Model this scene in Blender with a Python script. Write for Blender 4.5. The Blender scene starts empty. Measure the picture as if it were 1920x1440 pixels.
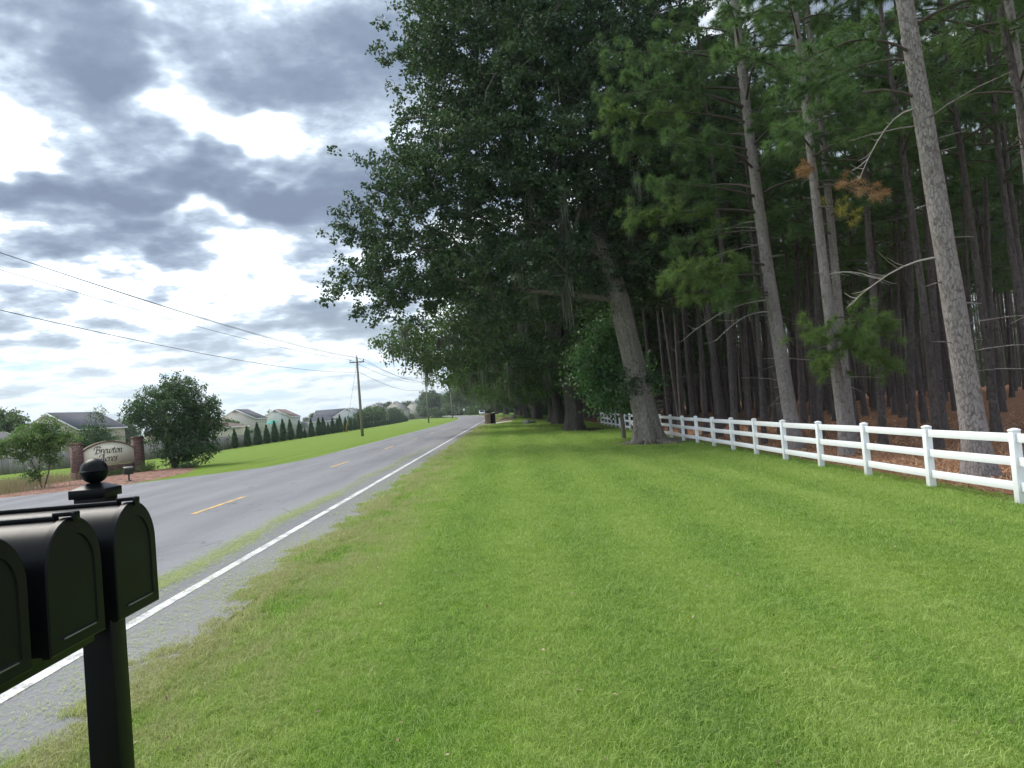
import bpy, math, random
import numpy as np
from mathutils import Vector, Matrix
R = math.radians
sc = bpy.context.scene
col = sc.collection
# ------------------------------------------------------------------ camera, world, sun
EYE = 1.62
ROLL, YAW, PITCH = .08, .0108, .0304
_f = Vector((math.sin(YAW)*math.cos(PITCH), math.cos(YAW)*math.cos(PITCH), math.sin(PITCH)))
_r = Vector((math.cos(YAW), -math.sin(YAW), 0)); _u = _r.cross(_f)
_up = math.cos(ROLL)*_u + math.sin(ROLL)*_r; _ri = math.cos(ROLL)*_r - math.sin(ROLL)*_u
cd = bpy.data.cameras.new('camera'); cam = bpy.data.objects.new('camera', cd); col.objects.link(cam)
cam.matrix_world = Matrix(((_ri.x, _up.x, -_f.x, 0), (_ri.y, _up.y, -_f.y, 0), (_ri.z, _up.z, -_f.z, EYE), (0, 0, 0, 1)))
cd.sensor_width = 36; cd.lens = 36*1442/1920; cd.clip_start = .05; cd.clip_end = 8000
sc.camera = cam
sc.view_settings.view_transform = 'Standard'; sc.view_settings.look = 'None'
sc.view_settings.exposure = 1.08; sc.view_settings.gamma = 1
SUN_EL, SUN_AZ = 50, -52          # azimuth from +Y, negative = left
sd = bpy.data.lights.new('sun', 'SUN'); sun = bpy.data.objects.new('sun', sd); col.objects.link(sun)
sd.energy = 1.8; sd.angle = R(32); sd.color = (1, .95, .87)
sun.rotation_euler = (R(90-SUN_EL), 0, R(180-SUN_AZ))
sc.cycles.use_adaptive_sampling = True; sc.cycles.adaptive_threshold = .025
sc.cycles.max_bounces = 4; sc.cycles.diffuse_bounces = 2; sc.cycles.glossy_bounces = 2
sc.cycles.transmission_bounces = 3; sc.cycles.transparent_max_bounces = 4
sc.cycles.caustics_reflective = False; sc.cycles.caustics_refractive = False

class NT:
    """small node-tree helper"""
    def __init__(s, nt): s.t = nt; s.n = nt.nodes; s.l = nt.links
    def new(s, kind, **kw):
        n = s.n.new(kind)
        for k, v in kw.items(): setattr(n, k, v)
        return n
    def put(s, sock, v):
        if isinstance(v, bpy.types.NodeSocket): s.l.new(v, sock)
        elif v is not None:
            if sock.type == 'RGBA' and isinstance(v, (tuple, list)) and len(v) == 3: v = (*v, 1)
            sock.default_value = v
    def math(s, op, a, b=None, c=None, clamp=False):
        n = s.new('ShaderNodeMath', operation=op, use_clamp=clamp)
        for i, v in enumerate((a, b, c)):
            if v is not None: s.put(n.inputs[i], v)
        return n.outputs[0]
    def vm(s, op, a, b=None, out=0):
        n = s.new('ShaderNodeVectorMath', operation=op)
        s.put(n.inputs[0], a)
        if b is not None: s.put(n.inputs[3 if op == 'SCALE' else 1], b)
        return n.outputs[out]
    def noise(s, vec, scale, detail=4, rough=.55, dist=0, out='Fac', dims='3D'):
        n = s.new('ShaderNodeTexNoise', noise_dimensions=dims)
        if vec is not None: s.put(n.inputs['Vector'], vec)
        n.inputs['Scale'].default_value = scale; n.inputs['Detail'].default_value = detail
        n.inputs['Roughness'].default_value = rough; n.inputs['Distortion'].default_value = dist
        return n.outputs[out]
    def ramp(s, fac, stops, interp='LINEAR'):
        n = s.new('ShaderNodeValToRGB'); e = n.color_ramp.elements
        n.color_ramp.interpolation = interp
        while len(e) < len(stops): e.new(0)
        for i, (p, c) in enumerate(stops):
            e[i].position = p; e[i].color = (*c, 1) if not isinstance(c, (int, float)) else (c, c, c, 1)
        s.put(n.inputs[0], fac); return n.outputs[0]
    def mix(s, fac, a, b, blend='MIX'):
        n = s.new('ShaderNodeMix', data_type='RGBA', blend_type=blend)
        s.put(n.inputs[0], fac); s.put(n.inputs[6], a); s.put(n.inputs[7], b); return n.outputs[2]
    def mapr(s, v, a, b, c=0., d=1., smooth=False):
        n = s.new('ShaderNodeMapRange', clamp=True)
        if smooth: n.interpolation_type = 'SMOOTHSTEP'
        s.put(n.inputs[0], v)
        for i, q in enumerate((a, b, c, d)): n.inputs[i+1].default_value = q
        return n.outputs[0]
    def xyz(s, v):
        n = s.new('ShaderNodeSeparateXYZ'); s.put(n.inputs[0], v); return n.outputs
    def comb(s, x, y, z):
        n = s.new('ShaderNodeCombineXYZ')
        for i, v in enumerate((x, y, z)): s.put(n.inputs[i], v)
        return n.outputs[0]

def build_world():
    w = bpy.data.worlds.new('World'); sc.world = w; w.use_nodes = True
    w.node_tree.nodes.clear(); T = NT(w.node_tree)
    sky = T.new('ShaderNodeTexSky', sky_type='NISHITA', sun_disc=False)
    sky.sun_elevation = R(SUN_EL); sky.sun_rotation = R(SUN_AZ); sky.air_density = 1.2; sky.dust_density = 2.0
    tc = T.new('ShaderNodeTexCoord'); d = tc.outputs['Generated']
    X, Y, Z = T.xyz(d)
    az = T.math('ARCTAN2', X, Y); el = T.math('ARCSINE', Z)
    # cloud-deck coordinates (a flat layer seen in perspective)
    zz = T.math('ADD', T.math('MAXIMUM', Z, 0), .16)
    P = T.comb(T.math('DIVIDE', X, zz), T.math('DIVIDE', Y, zz), 0)
    n1 = T.noise(P, 1.7, 6, .60)
    n2 = T.noise(T.vm('ADD', P, (7.3, 2.1, 4)), 3.4, 5, .62)
    wv = T.noise(T.comb(T.math('MULTIPLY', az, 1.), T.math('MULTIPLY', el, 1.6), 3), 7.5, 3, .6, 0, 'Color')
    wv = T.vm('SCALE', T.vm('SUBTRACT', wv, (.5, .5, .5)), .2)
    A = T.vm('ADD', T.comb(az, el, 0), wv)
    #        px      py    sx    sy   amount   (direction of each cloud bank or gap, given in the units of az / el below)
    banks = [(640, 90, 330, 150, .62), (80, 30, 150, 45, .35), (170, 180, 130, 75, .5), (90, 350, 130, 70, .55),
             (380, 330, 180, 60, .5), (620, 360, 200, 75, .6), (300, 450, 120, 28, .38), (520, 500, 130, 50, .34),
             (230, 490, 90, 22, .3), (620, 600, 190, 38, .42), (330, 560, 110, 36, .3), (110, 590, 150, 26, .34),
             (20, 450, 60, 40, .35), (390, 90, 60, 60, .0), (735, 480, 90, 90, .2), (640, 665, 60, 9, .3), (1200, 60, 400, 300, .25),
             (20, 170, 85, 62, -.75), (20, 275, 60, 30, -.4), (300, 150, 42, 50, -.6), (350, 235, 110, 48, -.75), (470, 225, 60, 50, -.65),
             (560, 290, 70, 14, -.35), (130, 285, 110, 26, -.5), (200, 420, 170, 26, -.5), (420, 405, 110, 20, -.42), (470, 460, 90, 26, -.4),
             (360, 520, 130, 30, -.42), (620, 560, 120, 14, -.35), (250, 560, 70, 30, -.3), (420, 600, 70, 14, -.25),
 (200, 720, 420, 55, -.18), (640, 740, 260, 50, -.2)]
    acc = T.math('MULTIPLY_ADD', T.math('SUBTRACT', n1, .5), 1.75, .435)
    acc = T.math('MULTIPLY_ADD', T.math('SUBTRACT', n2, .5), 1.0, acc)
    cr, sr = math.cos(ROLL), math.sin(ROLL)
    for px, py, sx, sy, a in banks:
        if a == 0: continue
        v = _f + _ri*((px-960)/1442) - _up*((py-720)/1442); v.normalize()
        a0, e0 = math.atan2(v.x, v.y), math.asin(v.z)
        kx, ky = 1442/sx*.85, 1442/sy*.894
        n_ = T.new('ShaderNodeVectorMath', operation='MULTIPLY_ADD'); T.put(n_.inputs[0], A); n_.inputs[1].default_value = (kx, ky, 0); n_.inputs[2].default_value = (-a0*kx, -e0*ky, 0)
        q = n_.outputs[0]
        acc = T.math('MULTIPLY_ADD', T.math('POWER', .3679, T.vm('DOT_PRODUCT', q, q, 1)), a*.60, acc)
    glare = T.math('POWER', T.math('MAXIMUM', T.vm('DOT_PRODUCT', d, tuple(Vector((math.sin(R(-22))*math.cos(R(24)), math.cos(R(-22))*math.cos(R(24)), math.sin(R(24))))), 1), 0), 5)
    cloud = T.ramp(acc, [(0, (.50, .74, 1.05)), (.12, (.72, .90, 1.10)), (.20, (1.02, 1.08, 1.16)), (.27, (1.20, 1.24, 1.28)), (.37, (1.05, 1.11, 1.17)), (.44, (.80, .885, .985)), (.51, (.54, .63, .745)),
                         (.64, (.335, .405, .51)), (.80, (.225, .285, .385)), (1, (.18, .225, .315))])
    # thin blue openings
    blue = T.math('MULTIPLY', T.mapr(T.noise(T.vm('ADD', P, (3, 9, 1)), 1.6, 1, .5), .44, .56), T.mapr(acc, .50, .36), clamp=True)
    hor = T.mapr(el, .0, .20, 1, 0, True)
    cloud = T.mix(T.math('MULTIPLY', hor, .75), cloud, (.62, .715, .765))
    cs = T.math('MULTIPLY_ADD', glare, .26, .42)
    # the unseen sky overhead and behind the viewer is brightened as added fill light
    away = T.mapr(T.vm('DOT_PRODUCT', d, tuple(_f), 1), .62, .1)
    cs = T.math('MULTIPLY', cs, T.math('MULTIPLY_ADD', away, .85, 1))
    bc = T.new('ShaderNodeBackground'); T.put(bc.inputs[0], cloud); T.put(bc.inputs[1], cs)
    bs = T.new('ShaderNodeBackground'); T.put(bs.inputs[0], sky.outputs[0]); bs.inputs[1].default_value = .12
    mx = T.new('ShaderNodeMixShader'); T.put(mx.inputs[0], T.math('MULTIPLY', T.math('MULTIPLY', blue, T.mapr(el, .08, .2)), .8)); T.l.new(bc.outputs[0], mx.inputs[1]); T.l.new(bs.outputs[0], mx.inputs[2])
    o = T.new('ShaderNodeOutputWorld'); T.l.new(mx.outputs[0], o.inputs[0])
build_world()
#WORLD_END
# ------------------------------------------------------------------ tagging, mesh helpers
def tag(o, label=None, cat=None, group=None, kind=None):
    if label: o['label'] = label
    if cat: o['category'] = cat
    if group: o['group'] = group
    if kind: o['kind'] = kind
    return o
def empty(name, loc=(0, 0, 0), rz=0, label=None, cat=None, group=None):
    o = bpy.data.objects.new(name, None); col.objects.link(o); o.location = loc; o.rotation_euler = (0, 0, rz)
    o.empty_display_size = .2
    return tag(o, label, cat, group)
CHILDREN = {}
def link(name, me, parent=None):
    o = bpy.data.objects.new(name, me); col.objects.link(o)
    if parent is not None: o.parent = parent; CHILDREN.setdefault(parent.name, []).append(o)
    return o
def copy_tree(o, parent=None):
    c = o.copy(); col.objects.link(c)
    if parent is not None: c.parent = parent
    for ch in CHILDREN.get(o.name, []):
        k = copy_tree(ch, c); CHILDREN.setdefault(c.name, []).append(k)
    return c

class MB:
    def __init__(s): s.v = []; s.f = []; s.n = 0
    def add(s, v, f):
        v = np.asarray(v, np.float32).reshape(-1, 3)
        s.v.append(v)
        if isinstance(f, np.ndarray): s.f.append(f + s.n)
        else:
            for q in f: s.f.append(np.array([q], int) + s.n)
        s.n += len(v); return s
    def box(s, c, size, rot=None, taper=1.0):
        x, y, z = [q/2 for q in size]
        v = np.array([(-x, -y, -z), (x, -y, -z), (x, y, -z), (-x, y, -z), (-x*taper, -y*taper, z), (x*taper, -y*taper, z), (x*taper, y*taper, z), (-x*taper, y*taper, z)])
        if rot is not None: v = v @ np.array(rot).T
        return s.add(v + np.array(c), np.array([(0, 3, 2, 1), (4, 5, 6, 7), (0, 1, 5, 4), (1, 2, 6, 5), (2, 3, 7, 6), (3, 0, 4, 7)]))
    def bar(s, a, b, w, h, up=(0, 0, 1)):
        a, b = np.array(a, float), np.array(b, float); d = b-a; L = np.linalg.norm(d); d /= L
        up = np.array(up, float); sx = np.cross(d, up); sx /= np.linalg.norm(sx); uz = np.cross(sx, d)
        return s.box((a+b)/2, (w, L, h), np.array([sx, d, uz]).T)
    def tube(s, pts, rad, n=8, cap=True, mod=None):
        pts = np.asarray(pts, float); k = len(pts); rad = np.broadcast_to(np.asarray(rad, float), (k,))
        t = np.gradient(pts, axis=0); t /= np.linalg.norm(t, axis=1)[:, None]+1e-9
        ref = np.array([1., 0, 0]) if abs(t[0][0]) < .8 else np.array([0, 1., 0])
        u = np.cross(t, ref); u /= np.linalg.norm(u, axis=1)[:, None]+1e-9; w = np.cross(t, u)
        a = np.arange(n)*2*math.pi/n
        rr = rad[:, None]*np.ones(n)[None]
        if mod is not None: rr = rr*mod(a[None, :], np.arange(k)[:, None])
        v = pts[:, None] + rr[..., None]*(np.cos(a)[None, :, None]*u[:, None] + np.sin(a)[None, :, None]*w[:, None])
        i = np.arange(k-1)[:, None]*n + np.arange(n)[None]; j = np.arange(k-1)[:, None]*n + (np.arange(n)[None]+1) % n
        f = np.stack([i, i+n, j+n, j], -1).reshape(-1, 4)
        base = s.n; s.add(v.reshape(-1, 3), f)
        if cap and n > 3:
            s.f.append(np.array([list(range(base, base+n))])); s.f.append(np.array([list(range(base+(k-1)*n, base+k*n))[::-1]]))
        return s
    def lathe(s, prof, c=(0, 0, 0), n=24):
        pts = [(c[0], c[1], c[2]+z) for r, z in prof]
        a = np.arange(n)*2*math.pi/n; k = len(prof)
        v = np.array([[(c[0]+r*math.cos(q), c[1]+r*math.sin(q), c[2]+z) for q in a] for r, z in prof]).reshape(-1, 3)
        i = np.arange(k-1)[:, None]*n + np.arange(n)[None]; j = np.arange(k-1)[:, None]*n + (np.arange(n)[None]+1) % n
        return s.add(v, np.stack([i, j, j+n, i+n], -1).reshape(-1, 4))
    def prism(s, poly, a, b):
        """poly: list of 3D points (planar) extruded from offset a to offset b (vectors)"""
        p = np.array(poly, float); n = len(p); v = np.concatenate([p+np.array(a), p+np.array(b)])
        base = s.n; s.add(v, np.array([(i, (i+1) % n, n+(i+1) % n, n+i) for i in range(n)]))
        s.f.append(np.array([list(range(base, base+n))[::-1]])); s.f.append(np.array([list(range(base+n, base+2*n))])); return s
    def mesh(s, name, mat, smooth=False, flip=False):
        me = bpy.data.meshes.new(name)
        v = np.concatenate(s.v) if s.v else np.zeros((0, 3))
        sizes = np.concatenate([np.full(len(f), f.shape[1]) for f in s.f]); loops = np.concatenate([f.reshape(-1) for f in s.f])
        me.vertices.add(len(v)); me.vertices.foreach_set('co', v.astype(np.float32).ravel())
        me.loops.add(len(loops)); me.loops.foreach_set('vertex_index', loops.astype(np.int32))
        me.polygons.add(len(sizes)); st = np.concatenate([[0], np.cumsum(sizes)[:-1]])
        me.polygons.foreach_set('loop_start', st.astype(np.int32)); me.polygons.foreach_set('loop_total', sizes.astype(np.int32))
        me.update(calc_edges=True); me.validate()
        for m in (mat if isinstance(mat, (list, tuple)) else [mat]): me.materials.append(m)
        if smooth: me.polygons.foreach_set('use_smooth', np.ones(len(me.polygons), bool))
        return me
    def build(s, name, mat, parent=None, smooth=False, bevel=0):
        o = link(name, s.mesh(name, mat, smooth), parent)
        if bevel:
            m = o.modifiers.new('bevel', 'BEVEL'); m.width = bevel; m.segments = 2; m.limit_method = 'ANGLE'
        return o

# ------------------------------------------------------------------ materials
def mat(name):
    m = bpy.data.materials.new(name); m.use_nodes = True; m.node_tree.nodes.clear(); T = NT(m.node_tree)
    T.m = m; T.pos = T.new('ShaderNodeNewGeometry').outputs['Position']
    T.obj = T.new('ShaderNodeTexCoord').outputs['Object']
    return T
def finish(T, color, rough=.8, spec=.3, bump=None, bstr=.3, bdist=.01, metal=0, transl=None, coat=0, tmix=.35):
    b = T.new('ShaderNodeBsdfPrincipled'); T.put(b.inputs['Base Color'], color); T.put(b.inputs['Roughness'], rough)
    b.inputs['Specular IOR Level'].default_value = spec; b.inputs['Metallic'].default_value = metal
    b.inputs['Coat Weight'].default_value = coat
    if bump is not None:
        n = T.new('ShaderNodeBump'); n.inputs['Strength'].default_value = bstr; n.inputs['Distance'].default_value = bdist
        T.put(n.inputs['Height'], bump); T.l.new(n.outputs[0], b.inputs['Normal'])
    o = T.new('ShaderNodeOutputMaterial'); out = b.outputs[0]
    if transl is not None:
        t = T.new('ShaderNodeBsdfTranslucent'); T.put(t.inputs[0], transl)
        mx = T.new('ShaderNodeMixShader'); mx.inputs[0].default_value = tmix; T.l.new(out, mx.inputs[1]); T.l.new(t.outputs[0], mx.inputs[2]); out = mx.outputs[0]
    T.l.new(out, o.inputs[0]); return T.m
def plain(name, c, rough=.6, spec=.4, var=.12, scale=6, bump=.1, metal=0, coat=0):
    T = mat(name); n = T.noise(T.obj, scale, 5, .6)
    cc = T.mix(n, tuple(q*(1-var) for q in c), tuple(min(1, q*(1+var)) for q in c))
    return finish(T, cc, rough, spec, n, bump, .004, metal, None, coat)

def leaf_mat(name, cols, tr=(.10, .22, .03), tmix=.3, scale=.6, rough=.55, spec=.35, clump=.5):
    T = mat(name)
    rnd = T.new('ShaderNodeNewGeometry').outputs['Random Per Island']
    n = T.noise(T.pos, scale, 3, .5)
    f = T.math('ADD', T.math('MULTIPLY', rnd, 1-clump), T.math('MULTIPLY', T.mapr(n, .3, .7), clump))
    c = T.ramp(f, [(i/(len(cols)-1), q) for i, q in enumerate(cols)])
    return finish(T, c, rough, spec, transl=T.mix(.5, c, tr), tmix=tmix)

M = {}
M['oak_leaf'] = leaf_mat('oak_leaf', [(.020, .044, .022), (.034, .068, .030), (.058, .10, .038), (.11, .16, .06)], (.08, .17, .04), .25, .45, .5, .32)
M['oak_leaf_far'] = leaf_mat('oak_leaf_far', [(.028, .055, .018), (.048, .090, .026), (.080, .135, .036), (.12, .17, .05)], (.10, .20, .04), .28, .16)
M['oak_leaf_light'] = leaf_mat('oak_leaf_light', [(.030, .070, .018), (.055, .115, .026), (.095, .175, .038), (.15, .23, .055)], (.14, .28, .05), .32, .16)
M['gum_leaf'] = leaf_mat('gum_leaf', [(.024, .066, .024), (.042, .11, .036), (.080, .17, .052), (.19, .28, .11)], (.11, .25, .05), .34, .8)
M['myrtle_leaf'] = leaf_mat('myrtle_leaf', [(.026, .058, .028), (.045, .095, .040), (.070, .135, .052), (.11, .14, .07)], (.08, .16, .04), .28, .9)
M['young_leaf'] = leaf_mat('young_leaf', [(.07, .13, .04), (.11, .19, .055), (.16, .24, .075)], (.2, .35, .08), .4, .9)
M['cypress'] = leaf_mat('cypress', [(.026, .065, .026), (.043, .10, .036), (.068, .135, .042)], (.08, .18, .04), .2, 1.2)
M['hedge_leaf'] = leaf_mat('hedge_leaf', [(.045, .075, .024), (.075, .105, .035), (.105, .115, .045)], (.12, .18, .04), .25, .8)
M['pine_needle'] = leaf_mat('pine_needle', [(.036, .070, .030), (.060, .112, .040), (.095, .165, .052), (.16, .24, .070)], (.15, .30, .06), .35, .35, .5, .3, .6)
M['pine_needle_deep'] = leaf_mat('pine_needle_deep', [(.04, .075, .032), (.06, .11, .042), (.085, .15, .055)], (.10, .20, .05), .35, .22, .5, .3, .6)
M['bright_needle'] = leaf_mat('bright_needle', [(.058, .10, .036), (.092, .15, .046), (.145, .215, .06), (.21, .29, .085)], (.25, .42, .09), .45, .6, .5, .3, .6)
M['dead_needle'] = leaf_mat('dead_needle', [(.26, .14, .07), (.44, .27, .14), (.58, .42, .25)], (.6, .3, .1), .3, 1.5)
M['yellow_needle'] = leaf_mat('yellow_needle', [(.16, .19, .03), (.26, .26, .045), (.40, .30, .07)], (.4, .35, .06), .35, 1.5)
M['white_bloom'] = leaf_mat('white_bloom', [(.5, .52, .45), (.62, .64, .58)], (.6, .6, .5), .2, 1)
T = mat('moss'); rnd = T.new('ShaderNodeNewGeometry').outputs['Random Per Island']
M['moss'] = finish(T, T.ramp(rnd, [(0, (.10, .115, .085)), (1, (.24, .25, .19))]), .9, .1, transl=(.2, .22, .17), tmix=.3)

def bark(name, dark, mid, light, sz=1.0, plates=True, bstr=.9):
    T = mat(name)
    p = T.vm('MULTIPLY', T.obj, (1, 1, .38))
    w = T.vm('ADD', p, T.vm('SCALE', T.noise(T.obj, 9/sz, 5, .7, 0, 'Color'), .11*sz))
    vo = T.new('ShaderNodeTexVoronoi', feature='DISTANCE_TO_EDGE'); T.put(vo.inputs['Vector'], w); vo.inputs['Scale'].default_value = 19/sz
    vc = T.new('ShaderNodeTexVoronoi', feature='F1'); T.put(vc.inputs['Vector'], w); vc.inputs['Scale'].default_value = 19/sz
    e = T.mapr(T.math('MULTIPLY_ADD', T.noise(T.obj, 11/sz, 3, .6), .45, T.math('ADD', vo.outputs[0], -.17)), -.08, .16)
    fine = T.noise(T.vm('MULTIPLY', T.obj, (1, 1, .25)), 45/sz, 5, .65)
    big = T.noise(T.obj, 1.3, 3, .5)
    cc = T.mix(T.math('MULTIPLY_ADD', vc.outputs['Color'], .5, T.math('MULTIPLY', fine, .5)), mid, light)
    cc = T.mix(T.mapr(big, .35, .7, 0, .55), cc, mid)
    cc = T.mix(e, dark, cc)
    h = T.math('ADD', e, T.math('MULTIPLY', fine, .45))
    return finish(T, cc, .92, .12, h, bstr, .03*sz)
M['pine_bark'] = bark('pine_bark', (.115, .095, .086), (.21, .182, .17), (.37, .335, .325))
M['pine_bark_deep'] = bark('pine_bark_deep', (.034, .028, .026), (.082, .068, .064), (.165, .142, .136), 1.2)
M['oak_bark'] = bark('oak_bark', (.050, .044, .036), (.15, .135, .112), (.36, .33, .28), 1.1, bstr=1)
M['oak_bark_far'] = bark('oak_bark_far', (.035, .032, .028), (.09, .08, .068), (.17, .155, .13), 1.2)
M['twig'] = plain('twig', (.16, .13, .11), .9, .1)
M['limb'] = plain('limb', (.085, .070, .062), .9, .1)
M['pale_twig'] = plain('pale_twig', (.36, .33, .30), .9, .1)
M['myrtle_bark'] = plain('myrtle_bark', (.10, .08, .065), .8, .2)

# painted / built things
T = mat('white_vinyl'); n = T.noise(T.obj, 5, 5, .65); n2 = T.noise(T.obj, 30, 3, .6); zw = T.xyz(T.pos)[2]
low_ = T.math('MULTIPLY', T.mapr(T.math('MULTIPLY_ADD', n, .35, zw), .05, -.22), T.mapr(n, .35, .65, .2, 1))
c = T.mix(T.mapr(n, .45, .75, 0, .12), (.83, .84, .85), (.62, .66, .58)); c = T.mix(T.math('MULTIPLY', low_, .38), c, (.34, .33, .22))
M['white_vinyl'] = finish(T, c, .42, .4, n2, .03, .002)
M['grey_vinyl'] = plain('grey_vinyl', (.42, .41, .40), .6, .3, .15, 3, .03)
T = mat('black_paint')
dust = T.mapr(T.noise(T.obj, 14, 6, .7), .55, .9)
M['black_paint'] = finish(T, T.mix(T.math('MULTIPLY', dust, .15), (.0032, .0042, .0050), (.015, .016, .014)), T.math('MULTIPLY_ADD', dust, .12, .34), .13, T.noise(T.obj, 40, 2, .5), .02, .0006)
M['worn_edge'] = plain('worn_edge', (.14, .15, .12), .5, .4)  # paler than the black paint: highlight along the door lip, put in as colour
M['pole_wood'] = plain('pole_wood', (.235, .215, .185), .9, .1, .3, 12, .3)
M['metal_grey'] = plain('metal_grey', (.32, .33, .34), .5, .4, .1)
M['wire'] = plain('wire', (.05, .05, .055), .6, .3)
M['guard_yellow'] = plain('guard_yellow', (.55, .36, .05), .5, .4)
M['stucco'] = plain('stucco', (.86, .80, .64), .85, .2, .1, 20, .2)
M['sign_trim'] = plain('sign_trim', (.21, .165, .125), .8, .2, .2, 15, .2)
M['sign_ink'] = plain('sign_ink', (.012, .010, .016), .6, .3)
M['fixture'] = plain('fixture', (.028, .034, .032), .5, .4)
M['lens_glass'] = plain('lens_glass', (.06, .08, .075), .1, .6, .05, 3, 0)
M['concrete'] = plain('concrete', (.48, .46, .42), .9, .2, .12, 5, .2)
M['bin_tan'] = plain('bin_tan', (.30, .22, .16), .6, .3)
M['bin_dark'] = plain('bin_dark', (.03, .024, .028), .6, .3)
M['car_white'] = plain('car_white', (.62, .66, .70), .3, .5, .03)
M['car_glass'] = plain('car_glass', (.02, .025, .03), .1, .6)
M['rubber'] = plain('rubber', (.02, .02, .02), .8, .2)
M['stone'] = plain('stone', (.30, .30, .28), .9, .2, .35, 9, .6)
M['red_tape'] = plain('red_tape', (.62, .10, .12), .6, .3, .1)
T = mat('brick')
br = T.new('ShaderNodeTexBrick'); xx, yy, zz_ = T.xyz(T.obj)
T.put(br.inputs['Vector'], T.comb(T.math('ADD', xx, yy), zz_, 0)); br.inputs['Scale'].default_value = 1
br.inputs['Brick Width'].default_value = .21; br.inputs['Row Height'].default_value = .075; br.inputs['Mortar Size'].default_value = .006
br.inputs['Color1'].default_value = (.18, .085, .065, 1); br.inputs['Color2'].default_value = (.085, .048, .048, 1); br.inputs['Mortar'].default_value = (.24, .20, .18, 1)
M['brick'] = finish(T, T.mix(.35, br.outputs[0], T.noise(T.obj, 9, 4, .6, 0, 'Color'), 'OVERLAY'), .9, .15, br.outputs['Fac'], -.4, .01)
def board_mat(name, a, b, pitch):
    T = mat(name); x, y, z = T.xyz(T.obj)
    u = T.math('DIVIDE', T.math('ADD', x, T.math('MULTIPLY', y, .0)), pitch)
    wn = T.new('ShaderNodeTexWhiteNoise', noise_dimensions='1D'); T.put(wn.inputs['W'], T.math('FLOOR', T.math('DIVIDE', y, pitch)))
    st = T.noise(T.vm('MULTIPLY', T.obj, (1, 1, .15)), 9, 5, .7)
    return finish(T, T.mix(T.math('MULTIPLY_ADD', wn.outputs[0], .6, T.math('MULTIPLY', st, .5)), a, b), .9, .1, st, .3, .005)
M['fence_wood'] = board_mat('fence_wood', (.17, .16, .155), (.36, .34, .32), .14)
def siding(name, c):
    T = mat(name); x, y, z = T.xyz(T.obj); fr = T.math('FRACT', T.math('DIVIDE', z, .18))
    n = T.noise(T.obj, 2, 4, .6)
    return finish(T, T.mix(n, tuple(q*.9 for q in c), tuple(q*1.06 for q in c)), .7, .3, fr, .5, .02)
def shingle(name, c):
    T = mat(name); n = T.noise(T.obj, 6, 6, .75); n2 = T.noise(T.obj, .4, 3, .5)
    return finish(T, T.mix(T.math('MULTIPLY_ADD', n, .7, T.math('MULTIPLY', n2, .3)), tuple(q*.6 for q in c), tuple(q*1.4 for q in c)), .95, .1, n, .3, .02)
M['side_beige'] = siding('side_beige', (.50, .44, .35)); M['side_tan'] = siding('side_tan', (.52, .47, .42))
M['side_sage'] = siding('side_sage', (.47, .49, .46)); M['side_grey'] = siding('side_grey', (.42, .44, .46)); M['side_cream'] = siding('side_cream', (.62, .57, .46))
M['roof_slate'] = shingle('roof_slate', (.085, .088, .105)); M['roof_brown'] = shingle('roof_brown', (.15, .115, .10)); M['roof_grey'] = shingle('roof_grey', (.11, .11, .12))
M['trim_white'] = plain('trim_white', (.78, .78, .76), .5, .3, .04)
M['window_glass'] = plain('window_glass', (.10, .14, .17), .12, .6, .1)
M['dark_glass'] = plain('dark_glass', (.015, .018, .02), .15, .6, .1)
M['canvas_teal'] = plain('canvas_teal', (.05, .28, .24), .8, .2)

# ------------------------------------------------------------------ ground
def zx(x):
    return np.interp(x, [-60, -34, -26, -17, -11, -9.3, -2.4, 0, 4, 7.7, 12], [-.6, -.5, -.42, -.13, -.05, 0, 0, -.07, -.28, -.43, -.45])
def bump_at(x, y):
    b = .34*np.exp(-((x-2.2)/2.0)**2-((y-100)/14)**2) + .28*np.exp(-((x-3)/2.2)**2-((y-140)/16)**2) - .10*np.exp(-((x-2.0)/1.4)**2-((y-80)/7)**2)
    b = b + .05*np.sin(x*1.1+y*.22)*np.clip((x+1)/3, 0, 1)*np.clip((6.4-x)/2, 0, 1)
    return b*np.clip((x+2.2)/2, 0, 1)*np.clip((7.2-x)/1.5, 0, 1)
def zg(x, y): return zx(x) + bump_at(x, y)
XS = np.unique(np.concatenate([[-3000, -1200, -500, -200, -100, -60, -34, -26, -17, -11, -9.3, -2.4, -1, 0, 1, 2, 3, 4, 5, 6, 7, 7.7, 9, 12, 30, 60, 200, 500, 1500, 3000]]))
YS = np.unique(np.concatenate([[-300, -60, -20], np.arange(-4, 60, 2.), np.arange(60, 180, 4.), [200, 260, 350, 500, 800, 1500, 3500]]))
def grid(xs, ys, dz=0, zf=zg):
    Xg, Yg = np.meshgrid(xs, ys); Zg = zf(Xg, Yg)+dz; nx = len(xs)
    i = (np.arange(len(ys)-1)[:, None]*nx + np.arange(nx-1)[None]).reshape(-1)
    return np.stack([Xg, Yg, Zg], -1).reshape(-1, 3), np.stack([i, i+1, i+1+nx, i+nx], 1)
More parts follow.
